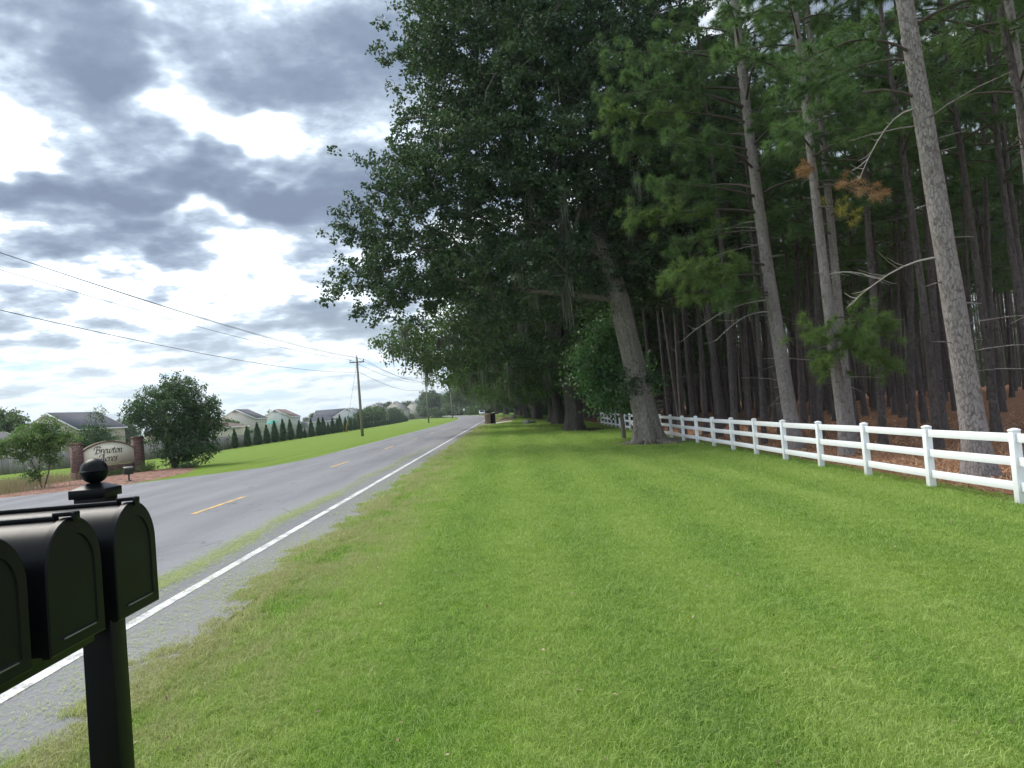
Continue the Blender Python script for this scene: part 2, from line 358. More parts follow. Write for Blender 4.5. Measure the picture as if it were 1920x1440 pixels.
def lawn_color(T):
    x, y, z = T.xyz(T.pos)
    xw = T.math('ADD', x, T.math('MULTIPLY', T.noise(T.pos, .5, 3, .5), .55))
    st = T.math('SINE', T.math('MULTIPLY', xw, 3.9))
    p = T.vm('MULTIPLY', T.pos, (1, .35, 1))
    n1 = T.noise(p, 1.1, 5, .6); n2 = T.noise(T.pos, 9, 4, .75); n3 = T.noise(p, .28, 3, .5)
    f = T.math('ADD', T.math('MULTIPLY_ADD', n1, .42, T.math('MULTIPLY', n2, .68)), T.math('MULTIPLY', st, .065))
    c = T.ramp(f, [(.36, (.075, .190, .014)), (.48, (.155, .295, .026)), (.60, (.245, .375, .050)), (.74, (.36, .46, .12))])
    c = T.mix(T.mapr(n3, .50, .72, 0, .3), c, (.29, .38, .045))
    # dry and thin along the road edge
    edge = T.mapr(T.math('ADD', x, T.math('MULTIPLY', T.noise(T.pos, 1.4, 4, .65), 1.6)), -1.7, -.3, 1, 0)
    dry = T.math('MULTIPLY', edge, T.mapr(T.noise(p, 1.7, 4, .7), .38, .56))
    left = T.math('LESS_THAN', x, -9)
    dry = T.math('MULTIPLY', dry, T.math('SUBTRACT', 1, left))
    T.dry = dry
    c = T.mix(T.math('MULTIPLY', dry, .8), c, (.44, .38, .20))
    return T.mix(T.math('MULTIPLY', left, .6), c, (.27, .37, .05))
T = mat('ground_grass')
c = lawn_color(T)
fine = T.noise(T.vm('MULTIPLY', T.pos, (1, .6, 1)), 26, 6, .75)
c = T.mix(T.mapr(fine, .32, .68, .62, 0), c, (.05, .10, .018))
x_, y_, z_ = T.xyz(T.pos)
# bare earth under the oaks and beside the road
dx = T.math('SUBTRACT', x_, 6.3); dy = T.math('MULTIPLY', T.math('SUBTRACT', y_, 33), .6)
earth = 0
for ex, ey, er, es in [(6.1, 32.9, 2.0, .7), (5.0, 53.6, 2.6, .5), (4.9, 69, 3, .4), (7.6, 30, 1.2, .12)]:
    a = T.vm('MULTIPLY', T.vm('SUBTRACT', T.pos, (ex, ey, 0)), (1/er, es/er, 0))
    q = T.math('ADD', T.vm('LENGTH', a, None, 1), T.math('MULTIPLY_ADD', T.noise(T.pos, 2.2, 5, .7), 1.0, -.5))
    earth = T.math('MAXIMUM', earth, T.mapr(q, 1.05, .8))
c = T.mix(earth, c, T.mix(T.noise(T.pos, 9, 5, .7), (.07, .05, .035), (.20, .15, .11)))
c = T.mix(.34, c, (.03, .06, .008)); M['ground_grass'] = finish(T, c, .95, .1, fine, .8, .03)  # sheet colour darkened to stand in for the self-shadowing of the blades
T = mat('grass_blade'); c = lawn_color(T); rnd = T.new('ShaderNodeNewGeometry').outputs['Random Per Island']
c = T.mix(T.math('MULTIPLY', rnd, .75), c, T.mix(rnd, (.045, .125, .010), (.52, .63, .22)))
c = T.mix(T.math('MULTIPLY', T.dry, .62), c, T.mix(rnd, (.30, .25, .11), (.60, .54, .34)))
M['grass_blade'] = finish(T, c, .6, .25, transl=T.mix(.3, c, (.35, .6, .06)), tmix=.38)

T = mat('asphalt')
x, y, z = T.xyz(T.pos)
n1 = T.noise(T.pos, 95, 4, .85); n2 = T.noise(T.vm('MULTIPLY', T.pos, (1, .12, 1)), .9, 5, .6); n3 = T.noise(T.pos, 34, 4, .8)
c = T.mix(T.math('MULTIPLY_ADD', n1, .5, T.math('MULTIPLY', n3, .5)), (.055, .058, .068), (.33, .335, .35))
c = T.mix(T.mapr(n2, .38, .62, 0, .6), c, (.125, .128, .14))
tr = T.math('POWER', T.math('ABSOLUTE', T.math('SINE', T.math('MULTIPLY', T.math('ADD', x, 3.4), 1.83))), 3)
c = T.mix(T.math('MULTIPLY', tr, .22), c, (.26, .26, .27))
cn = T.noise(T.vm('MULTIPLY', T.pos, (1, .5, 1)), .35, 4, .6, .6)
crack = T.mapr(T.math('ABSOLUTE', T.math('SUBTRACT', cn, .52)), 0, .0035, 1, 0)
c = T.mix(T.math('MULTIPLY', crack, .6), c, (.04, .04, .042))
sh = T.mapr(T.math('ADD', x, T.math('MULTIPLY', T.noise(T.pos, 2, 4, .6), .4)), -3.2, -2.6, 0, .35)
c = T.mix(sh, c, (.19, .19, .165))
M['asphalt'] = finish(T, c, .85, .25, n1, .5, .004)
def paint(name, cc):
    T = mat(name); w = T.noise(T.pos, 28, 6, .8); w2 = T.noise(T.pos, 3, 3, .6)
    f = T.math('ADD', T.math('MULTIPLY', w, .55), T.math('MULTIPLY', w2, .55))
    return finish(T, T.mix(T.mapr(f, .50, .64, 0, .8), cc, (.2, .2, .21)), .7, .3, w, .3, .003)
M['paint_white'] = paint('paint_white', (.66, .66, .65)); M['paint_yellow'] = paint('paint_yellow', (.66, .40, .07))
M['paint_faint'] = paint('paint_faint', (.40, .40, .40))
T = mat('pine_straw'); n = T.noise(T.pos, 3.5, 6, .75); f2 = T.noise(T.vm('MULTIPLY', T.pos, (1, 1, 1)), 38, 5, .8)
c = T.ramp(T.math('MULTIPLY_ADD', n, .5, T.math('MULTIPLY', f2, .55)), [(.36, (.095, .045, .028)), (.52, (.23, .115, .068)), (.66, (.38, .22, .14)), (.78, (.54, .39, .27))])
M['pine_straw'] = finish(T, c, .95, .1, f2, 1, .03)
T = mat('mulch'); n = T.noise(T.pos, 5, 6, .8); c = T.ramp(n, [(.38, (.10, .042, .030)), (.5, (.21, .115, .085)), (.62, (.36, .24, .19))])
M['mulch'] = finish(T, c, .95, .1, n, .8, .03)
T = mat('dirt'); n = T.noise(T.pos, 2, 6, .7); M['dirt'] = finish(T, T.ramp(n, [(.35, (.19, .15, .08)), (.6, (.33, .24, .15))]), .95, .1, n, .8, .05)

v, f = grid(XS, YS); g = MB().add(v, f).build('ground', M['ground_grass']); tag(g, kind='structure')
# road: follows the same line, then bends gently left far away
def bend(y): return -np.where(y > 105, ((y-105)/100)**2*3.6, 0)
def ribbon(x0, x1, y0, y1, dz, step=3., wav=0, seed=0, cut=True):
    ys = np.arange(y0, y1+step, step); ys = ys[ys <= y1+.01]; rg = np.random.default_rng(seed)
    b = bend(ys); a = x0+b + (rg.normal(0, wav, len(ys)) if wav else 0); c = x1+b + (rg.normal(0, wav, len(ys)) if wav else 0)
    v = np.stack([np.stack([a, ys, np.full(len(ys), dz)], 1), np.stack([c, ys, np.full(len(ys), dz)], 1)], 1).reshape(-1, 3)
    i = np.arange(len(ys)-1)*2
    return v, np.stack([i, i+1, i+3, i+2], 1)
v, f = ribbon(-9.15, -2.50, -40, 520, .014)
road = MB().add(v, f)
road.build('road', M['asphalt']); tag(bpy.data.objects['road'], kind='structure')
ss = MB()
cor = [(-9.15, 38), (-9.35, 34), (-9.95, 31.2), (-11.2, 29.4), (-13.5, 27.2), (-16.5, 25.2), (-22, 23.3), (-34, 22), (-60, 21.5)]
low = [(-9.15, 4), (-9.4, 7), (-10.2, 9.5), (-12, 11.5), (-14.5, 12.6), (-17, 13), (-22, 13.2), (-34, 13), (-60, 13)]
vv = []
for (a, b), (c_, d_) in zip(cor, low):
    vv += [(a, b, .010+0*zx(a)), (c_, d_, .010)]
ss.add(np.array(vv), np.array([(2*i, 2*i+1, 2*i+3, 2*i+2) for i in range(len(cor)-1)]))
for i in range(len(ss.v[0])):
    x = ss.v[0][i][0]; ss.v[0][i][2] = .010 + max(0, float(zx(x)))*0
o = ss.build('side_street', M['asphalt']); tag(o, kind='structure')
v, f = ribbon(-3.44, -3.32, -40, 480, .018, 1.0, .004, 3); o = MB().add(v, f).build('edge_line', M['paint_white']); tag(o, kind='structure')
v, f = ribbon(-8.95, -8.85, 40, 480, .018, 1.0, .004, 4); o = MB().add(v, f).build('edge_line', M['paint_faint']); tag(o, kind='structure')
cl = MB()
for k in range(-2, 32):
    y0 = 15.4+12.1*(k)
    v, f = ribbon(-6.42, -6.31, y0, y0+3.1, .018, 1.55); cl.add(v, f)
o = cl.build('center_line', M['paint_yellow']); tag(o, kind='structure')
# forest floor
rg = np.random.default_rng(5)
ys = np.concatenate([np.arange(-10, 60, .5), np.arange(60, 160, 2.)]); xs = np.array([7.75, 9, 12, 30, 60, 160])
Xg, Yg = np.meshgrid(xs, ys); wob = np.convolve(rg.normal(0, .35, len(ys)), np.ones(3)/3, 'same'); Xg[:, 0] += wob-.1
Xg[:, 0] = np.minimum(Xg[:, 0], 8.3)
Zg = zg(Xg, Yg)+.006; nx = len(xs); i = (np.arange(len(ys)-1)[:, None]*nx+np.arange(nx-1)[None]).reshape(-1)
o = MB().add(np.stack([Xg, Yg, Zg], -1).reshape(-1, 3), np.stack([i, i+1, i+1+nx, i+nx], 1)).build('forest_floor', M['pine_straw']); tag(o, kind='structure')
# mulch bed at the subdivision sign
poly = [(-23.5, 27.6), (-19.5, 26.2), (-16.2, 26.6), (-14.6, 28.4), (-13.9, 31), (-14.2, 34), (-15.0, 37), (-15.9, 39.3), (-17.6, 41.2), (-20.5, 41), (-22.5, 38.5), (-23.2, 34), (-24, 30)]
cxm, cym = -19., 33.
v = [(cxm, cym, float(zx(cxm))+.05)]
ring = []
for k in range(60):
    t = k/60*len(poly); i = int(t); fr = t-i; a, b = poly[i % len(poly)], poly[(i+1) % len(poly)]
    ring.append((a[0]*(1-fr)+b[0]*fr+random.Random(k).uniform(-.12, .12), a[1]*(1-fr)+b[1]*fr))
for s_, dz in ((.5, .07), (.85, .06), (1, .004)):
    for (x, y) in ring:
        X_, Y_ = cxm+(x-cxm)*s_, cym+(y-cym)*s_; v.append((X_, Y_, float(zx(X_))+dz))
f = [(0, 1+i, 1+(i+1) % 60) for i in range(60)] + [(1+60*r_+i, 61+60*r_+i, 61+60*r_+(i+1) % 60, 1+60*r_+(i+1) % 60) for r_ in (0, 1) for i in range(60)]
o = MB().add(v, f).build('mulch_bed', M['mulch'], None, True); tag(o, kind='structure')
# driveway, its dirt bank
dv = [(-2.5, 81.5), (-1.2, 85), (0.5, 89.5), (6, 93), (12, 94.5)]; du = [(-2.5, 91), (-1.2, 91.2), (.5, 92.6), (6, 95.5), (12, 97)]
vv = []
for a, b in zip(dv, du): vv += [(a[0], a[1], float(zg(np.array(a[0]), np.array(a[1])))+.02), (b[0], b[1], float(zg(np.array(b[0]), np.array(b[1])))+.02)]
o = MB().add(vv, [(2*i, 2*i+1, 2*i+3, 2*i+2) for i in range(4)]).build('driveway', M['concrete']); tag(o, kind='structure')
n = 26; xs = np.linspace(-2.2, 1.6, n); ysn = np.linspace(95, 117, n); Xg, Yg = np.meshgrid(xs, ysn)
Zg = .45*np.exp(-((Xg+.3)/1.0)**2-((Yg-106)/6)**2)*(1+.3*np.sin(Xg*5)*np.cos(Yg)) + zg(Xg, Yg)-.03
i = (np.arange(n-1)[:, None]*n+np.arange(n-1)[None]).reshape(-1)
o = MB().add(np.stack([Xg, Yg, Zg], -1).reshape(-1, 3), np.stack([i, i+1, i+1+n, i+n], 1)).build('dirt_bank', M['dirt'], None, True); tag(o, kind='structure')

# ------------------------------------------------------------------ grass
def tuft(seed, n, r, h0, h1, w, lean):
    rg = np.random.default_rng(seed)
    p = rg.normal(0, r*.5, (n, 2)); h = rg.uniform(h0, h1, n); a = rg.uniform(0, 2*math.pi, n); l = rg.uniform(.1, lean, n)*h
    b = rg.uniform(0, math.pi, n); d = np.stack([np.cos(b), np.sin(b)], 1)*w
    z0 = np.full(n, -.008)
    t = np.stack([np.cos(a)*l, np.sin(a)*l], 1)
    v = np.zeros((n, 5, 3)); v[:, 0, :2] = p-d/2; v[:, 1, :2] = p+d/2; v[:, 0, 2] = v[:, 1, 2] = z0
    v[:, 2, :2] = p+t*.4+d*.4; v[:, 2, 2] = h*.6; v[:, 3, :2] = p+t*.4-d*.4; v[:, 3, 2] = h*.6
    v[:, 4, :2] = p+t*1.3; v[:, 4, 2] = h*.85
    i = np.arange(n)[:, None]*5
    m = MB(); m.v.append(v.reshape(-1, 3)); m.n = 5*n; m.f.append(i+np.array([[0, 1, 2, 3]])); m.f.append(i+np.array([[3, 2, 4]]))
    return bpy.data.objects.new('grass_tuft', m.mesh('grass_tuft', M['grass_blade']))
def scatter(name, pts, rot, scl, kinds, protos, extra=None):
    me = bpy.data.meshes.new(name); me.vertices.add(len(pts)); me.vertices.foreach_set('co', pts.astype(np.float32).ravel())
    for nm, arr, ty in (('rot', rot, 'FLOAT'), ('scl', scl, 'FLOAT'), ('kind', kinds, 'INT')):
        at = me.attributes.new(nm, ty, 'POINT'); at.data.foreach_set('value', arr.astype(np.int32 if ty == 'INT' else np.float32))
    me.materials.append(M['grass_blade'])
    o = link(name, me); ng = bpy.data.node_groups.new(name, 'GeometryNodeTree'); T = NT(ng)
    ng.interface.new_socket('Geometry', in_out='INPUT', socket_type='NodeSocketGeometry'); ng.interface.new_socket('Geometry', in_out='OUTPUT', socket_type='NodeSocketGeometry')
    gi = T.new('NodeGroupInput'); go = T.new('NodeGroupOutput'); J = T.new('GeometryNodeJoinGeometry')
    def attr(nm, ty):
        n = T.new('GeometryNodeInputNamedAttribute', data_type=ty); n.inputs[0].default_value = nm; return n.outputs[0]
    ro = attr('rot', 'FLOAT'); s_ = attr('scl', 'FLOAT'); kk = attr('kind', 'INT')
    rv = T.comb(0., 0., ro)
    for i, p in enumerate(protos):
        oi = T.new('GeometryNodeObjectInfo'); oi.inputs[0].default_value = p
        cmp_ = T.new('FunctionNodeCompare', data_type='INT', operation='EQUAL'); T.put(cmp_.inputs[2], kk); cmp_.inputs[3].default_value = i
        ip = T.new('GeometryNodeInstanceOnPoints'); T.l.new(gi.outputs[0], ip.inputs['Points']); T.l.new(cmp_.outputs[0], ip.inputs['Selection'])
        T.l.new(oi.outputs['Geometry'], ip.inputs['Instance']); T.l.new(rv, ip.inputs['Rotation']); T.put(ip.inputs['Scale'], s_)
        T.l.new(ip.outputs[0], J.inputs[0])
    T.l.new(J.outputs[0], go.inputs[0])
    m = o.modifiers.new('scatter', 'NODES'); m.node_group = ng; return o
rg = np.random.default_rng(11)
tufts = [tuft(i, 34, .085, .016, .042, .0042, 1.5) for i in range(4)] + [tuft(9, 16, .07, .04, .085, .0045, 1.0)]
P = []; S = []
def edge_noise(y): return .07*np.sin(y*1.1+.6)+.06*np.sin(y*2.9+1)+.05*np.sin(y*7.1+2)+.03*np.sin(y*17)
for y0, y1, dens, s0 in ((2.2, 5.5, 800, .85), (5.5, 9, 520, .95), (9, 15, 260, 1.25), (15, 26, 120, 1.7), (26, 45, 45, 2.3), (45, 80, 14, 3.2)):
    x1 = min(8.0, .72*y1+1.5); n = int((x1+3.1)*(y1-y0)*dens)
    x = rg.uniform(-3.1, x1, n); y = rg.uniform(y0, y1, n)
    lim = -2.80+edge_noise(y)+np.abs(rg.normal(0, .16, n)) + np.where(y < 4.6, .12, 0)
    k = (x > lim) & (x < .72*y+1.5) & (x < 7.9+rg.normal(0, .12, n))
    for ex, ey, er, es in [(6.1, 32.9, 1.7, .7), (5.0, 53.6, 2.2, .5)]:
        k &= ((x-ex)/er)**2+((y-ey)*es/er)**2 > rg.uniform(.6, 1.2, n)
    # thin patches
    thin = (np.sin(x*1.3+y*.7)+np.sin(y*1.9-x*.6)) > 1.15
    k &= ~(thin & (rg.uniform(0, 1, n) < .45) & (x < 0))
    x, y = x[k], y[k]; P.append(np.stack([x, y, np.where(x < -2.3, .016, zg(x, y))], 1)); S.append(np.full(len(x), s0)*rg.uniform(.75, 1.25, len(x)))
n = 26000; x = rg.uniform(-2.7, 7.9, n); y = -5+rg.exponential(7.5, n); k = ((x > .72*y+1.3) | (y < 2.3)) & (x < 7.9) & (y < 14); x, y = x[k], y[k]
P.append(np.stack([x, y, np.where(x < -2.3, .016, zg(x, y))], 1)); S.append(rg.uniform(1.0, 1.7, len(x)))
for k in range(-3, 23):    # taller grass the mower missed round the fence posts
    y = 11.3+k*2.38; q = 26; px_ = 7.42+rg.normal(0, .09, q); py_ = y+rg.normal(0, .10, q); P.append(np.stack([px_, py_, zg(px_, py_)], 1)); S.append(rg.uniform(1.3, 2.3, q))
for k in range(60):        # coarser weeds and missed clumps scattered over the lawn
    cx_, cy_ = rg.uniform(-2, 7), 3+rg.exponential(7); q = int(rg.integers(6, 26)); px_ = cx_+rg.normal(0, .10, q); py_ = cy_+rg.normal(0, .10, q); P.append(np.stack([px_, py_, zg(px_, py_)], 1)); S.append(rg.uniform(1.0, 1.7, q))
P = np.concatenate(P); S = np.concatenate(S)
K = rg.integers(0, 4, len(P)); K[rg.uniform(0, 1, len(P)) < .05] = 4
o = scatter('grass', P, rg.uniform(0, 6.28, len(P)), S, K, tufts); tag(o, kind='stuff')
# cut grass blown on to the asphalt
def clippings():
    n = 90000; y = 3.2+rg.exponential(8, n); y = y[y < 45]; n = len(y)
    band = rg.integers(0, 3, n)
    x = np.where(band == 0, -3.92+rg.normal(0, .13, n)+.06*np.sin(y*.8), np.where(band == 1, -2.95+rg.normal(0, .16, n), -3.3+rg.normal(0, .5, n)))
    dn = .35*np.sin(y*.9)+.3*np.sin(y*2.3+1)+.4*np.sin(y*.31+x*2)+.25; k = (dn+rg.normal(0, .8, n) > .0) & (x > -5.2) & (x < -2.4)
    k &= (band == 0) | (rg.uniform(0, 1, n) < .22)
    x, y = x[k], y[k]; n = len(x); s = .8+y/9
    a = rg.uniform(0, math.pi, n); L = rg.uniform(.006, .017, n)*s; W = .0011*s
    d = np.stack([np.cos(a), np.sin(a)], 1)*L[:, None]; e = np.stack([-np.sin(a), np.cos(a)], 1)*W[:, None]
    c = np.stack([x, y], 1); z = .021+rg.uniform(0, .006, n)
    v = np.zeros((n, 4, 3)); v[:, 0, :2] = c-d-e; v[:, 1, :2] = c+d-e; v[:, 2, :2] = c+d+e; v[:, 3, :2] = c-d+e; v[..., 2] = z[:, None]; v[:, 1:3, 2] += .006
    m = MB(); m.add(v.reshape(-1, 3), np.arange(n*4).reshape(-1, 4)); return m
T = mat('clipping'); rnd = T.new('ShaderNodeNewGeometry').outputs['Random Per Island']
M['clipping'] = finish(T, T.ramp(rnd, [(0, (.17, .25, .05)), (.6, (.27, .34, .10)), (1, (.40, .38, .20))]), .8, .2)
tag(clippings().build('grass_clippings', M['clipping']), kind='stuff')
def lawn_litter():
    n = 420; y = 3+rg.exponential(7, n); x = rg.uniform(-2.6, 7.5, n); k = (y < 40) & (x < .72*y+1); x, y = x[k], y[k]; n = len(x)
    m = MB(); c = np.stack([x, y, zg(x, y)+.035], 1); leaf_cards(m, c, .026+.001*y, rg, .5, 1.5); return m
M['dry_leaf'] = leaf_mat('dry_leaf', [(.08, .045, .03), (.22, .14, .08), (.36, .28, .18), (.50, .46, .36)], (.3, .2, .1), .1, 9)
def needle_litter():
    n = 60000; y = 9+rg.exponential(14, n); x = 7.9+rg.exponential(7, n); k = (y < 70) & (x < .74*y+2); x, y = x[k], y[k]; n = len(x); s = .7+y/22
    a = rg.uniform(0, math.pi, n); L = rg.uniform(.05, .11, n)*s; W = .0045*s; c = np.stack([x, y], 1)
    d = np.stack([np.cos(a), np.sin(a)], 1)*L[:, None]; e = np.stack([-np.sin(a), np.cos(a)], 1)*W[:, None]
    v = np.zeros((n, 4, 3)); v[:, 0, :2] = c-d-e; v[:, 1, :2] = c+d-e; v[:, 2, :2] = c+d+e; v[:, 3, :2] = c-d+e
    z = zg(x, y)+.01; v[..., 2] = z[:, None]; v[:, 1:3, 2] += rg.uniform(.0, .06, n)[:, None]*s[:, None]
    return MB().add(v.reshape(-1, 3), np.arange(n*4).reshape(-1, 4))
T = mat('straw_litter'); rnd = T.new('ShaderNodeNewGeometry').outputs['Random Per Island']
M['straw_litter'] = finish(T, T.ramp(rnd, [(0, (.10, .045, .025)), (.6, (.30, .15, .08)), (1, (.55, .38, .25))]), .9, .1)
tag(needle_litter().build('fallen_needles', M['straw_litter']), kind='stuff')
#GROUND_END
# ------------------------------------------------------------------ trees
def unit(v): return v/(np.linalg.norm(v, axis=-1, keepdims=True)+1e-9)
def leaf_cards(m, c, size, rg, asp=.5, flat=.3):
    """one folded diamond per leaf around every centre c"""
    n = len(c); d = rg.normal(0, 1, (n, 3)); d[:, 2] -= .15; d = unit(d)
    nrm = rg.normal(0, 1, (n, 3)); nrm[:, 2] += flat*3; w = unit(np.cross(d, nrm)); size = np.broadcast_to(size, (n,))*rg.uniform(.7, 1.3, n)
    up = np.cross(w, d)
    L = size[:, None]; W = L*asp
    v = np.stack([c, c+d*L*.5+w*W*.5+up*L*.12, c+d*L, c+d*L*.5-w*W*.5+up*L*.12], 1)
    m.add(v.reshape(-1, 3), np.arange(n*4).reshape(-1, 4))
def skeleton(start, targets, rg, step=1.0, droop=.0, wig=.12, bias=.35):
    nodes = [np.array(p, float) for p in start]; par = [i-1 for i in range(len(start))]
    dist = [0.]*len(start)
    for i in range(1, len(start)): dist[i] = dist[i-1]+np.linalg.norm(nodes[i]-nodes[i-1])
    nfix = len(start); first = max(0, nfix//2)
    top = nodes[nfix-1]
    order = np.argsort(np.linalg.norm(targets-top, axis=1)); tips = []
    for ti in order:
        t = targets[ti]; A = np.array(nodes); D = np.linalg.norm(A-t, axis=1)
        cost = D + bias*np.array(dist)*.35; cost[:first] += 4
        # prefer attaching from inside / below
        cost += np.clip(A[:, 2]-t[2], 0, None)*.5
        j = int(np.argmin(cost)); d = D[j]; k = max(1, int(round(d/step))); p0 = nodes[j]; prev = j
        mid = rg.normal(0, wig*d, 3)
        for q in range(1, k+1):
            f_ = q/k; p = p0*(1-f_)+t*f_+mid*math.sin(math.pi*f_)*.8+np.array([0, 0, droop*d*math.sin(math.pi*f_)])
            nodes.append(p); par.append(prev); dist.append(dist[prev]+d/k); prev = len(nodes)-1
        tips.append(prev)
    return np.array(nodes), np.array(par), tips
def limbs(m, nodes, par, r_tip, r_base_list, expo=2.3, nmax=9, rmin_draw=0.0):
    n = len(nodes); ar = np.zeros(n); kids = [[] for _ in range(n)]
    for i in range(n-1, 0, -1): kids[par[i]].append(i)
    for i in range(n-1, -1, -1):
        if not kids[i]: ar[i] = r_tip**expo
        if i > 0: ar[par[i]] += ar[i]
    r = ar**(1/expo); s = r_base_list[-1]/max(r[len(r_base_list)-1], 1e-6)
    r = r*min(1.0, s) if s < 1 else r*(1+(s-1)*np.clip(r/r[len(r_base_list)-1], 0, 1))
    for i, q in enumerate(r_base_list): r[i] = q
    stack = [(0, None)]
    while stack:
        i, fr = stack.pop(); ch = [] if fr is None else [fr]; ch.append(i); cur = i
        while kids[cur]:
            b = max(kids[cur], key=lambda q: r[q])
            for o_ in kids[cur]:
                if o_ != b: stack.append((o_, cur))
            ch.append(b); cur = b
        pts = nodes[ch]; rr = r[ch].copy()
        if fr is not None: rr[0] = min(rr[0], rr[1]*1.35)
        if rr.max() < rmin_draw: continue
        if fr is None and len(r_base_list) > 1: continue_from = 0
        k = 9 if rr.max() > .12 else (6 if rr.max() > .05 else 4)
        m.tube(pts, rr, k, cap=False)
def ellip(rg, lobes, n):
    w = np.array([l[3]*l[4]*l[5] for l in lobes])**.75; w /= w.sum(); out = []
    for k, l in zip(rg.multinomial(n, w), lobes):
        d = unit(rg.normal(0, 1, (k, 3))); rad = rg.uniform(.18, 1, k)**.42
        out.append(np.array(l[:3])+d*rad[:, None]*np.array(l[3:6]))
    return np.concatenate(out)
def thin_pts(p, dmin):
    keep = []
    for q in p:
        if all((q[0]-k[0])**2+(q[1]-k[1])**2+(q[2]-k[2])**2 > dmin*dmin for k in keep): keep.append(q)
    return np.array(keep)
def clumps(m, tg, rg, nsub, nleaf, r1, r2, size, asp=.5):
    n = len(tg)
    sub = np.repeat(tg, nsub, 0) + rg.normal(0, 1, (n*nsub, 3))*np.array([r1, r1, r1*.6])
    c = np.repeat(sub, nleaf, 0) + rg.normal(0, 1, (n*nsub*nleaf, 3))*np.array([r2, r2, r2*.7])
    leaf_cards(m, c, size, rg, asp)
def moss_strands(m, pts, rg, n=26, L=(.5, 1.8), spread=.28, w=.022):
    for p in pts:
        k = n; l = rg.uniform(L[0], L[1])*rg.uniform(.35, 1, k); a = p+np.stack([rg.normal(0, spread, k), rg.normal(0, spread*.6, k), rg.normal(0, .08, k)], 1)
        d = unit(np.stack([rg.normal(0, 1, k), rg.normal(0, 1, k), np.zeros(k)], 1))*w*rg.uniform(.6, 1.8, k)[:, None]
        sw = rg.normal(0, .05, (k, 3)); sw[:, 2] = 0
        dn = np.zeros((k, 3)); dn[:, 2] = -l
        v = np.stack([a-d*.5, a+d*.5, a+dn*.35+d+sw, a+dn*.35-d*.6+sw, a+dn*.7+d*.5+sw*1.5, a+dn*.7-d*.4+sw*1.5, a+dn+sw*2], 1)
        i = np.arange(k)[:, None]*7
        base = m.n; m.v.append(v.reshape(-1, 3).astype(np.float32)); m.n += 7*k
        m.f.append(base+i+np.array([[0, 1, 2, 3]])); m.f.append(base+i+np.array([[3, 2, 4, 5]])); m.f.append(base+i+np.array([[5, 4, 6]]))
def flared_trunk(m, pts, rad, flare=.8, fh=.9, lobes=5, seed=0, n=28, rings=40):
    pts = np.array(pts, float); t = np.linspace(0, 1, rings)**1.35; tt = np.linspace(0, 1, len(pts))
    P = np.stack([np.interp(t, tt, pts[:, i]) for i in range(3)], 1); Rr = np.interp(t, tt, rad); h = P[:, 2]-P[0, 2]
    ph = seed*1.7
    def mod(a, k):
        hh = h[k.astype(int)]
        fl = np.exp(-hh/fh)
        return 1+flare*fl*(.62+.38*np.cos(lobes*a+ph)+.2*np.cos(3*a+ph*2)) + .05*np.cos(3*a+ph+hh*.3)+.03*np.cos(7*a+ph+hh*.6)+.016*np.cos(13*a+ph+1.3*np.sin(hh*1.9))+.012*np.cos(19*a+2*np.sin(hh*3.1+a))
    m.tube(P, Rr, n, True, mod)

rg = np.random.default_rng(404); tag(lawn_litter().build('fallen_leaves', M['dry_leaf']), kind='stuff')
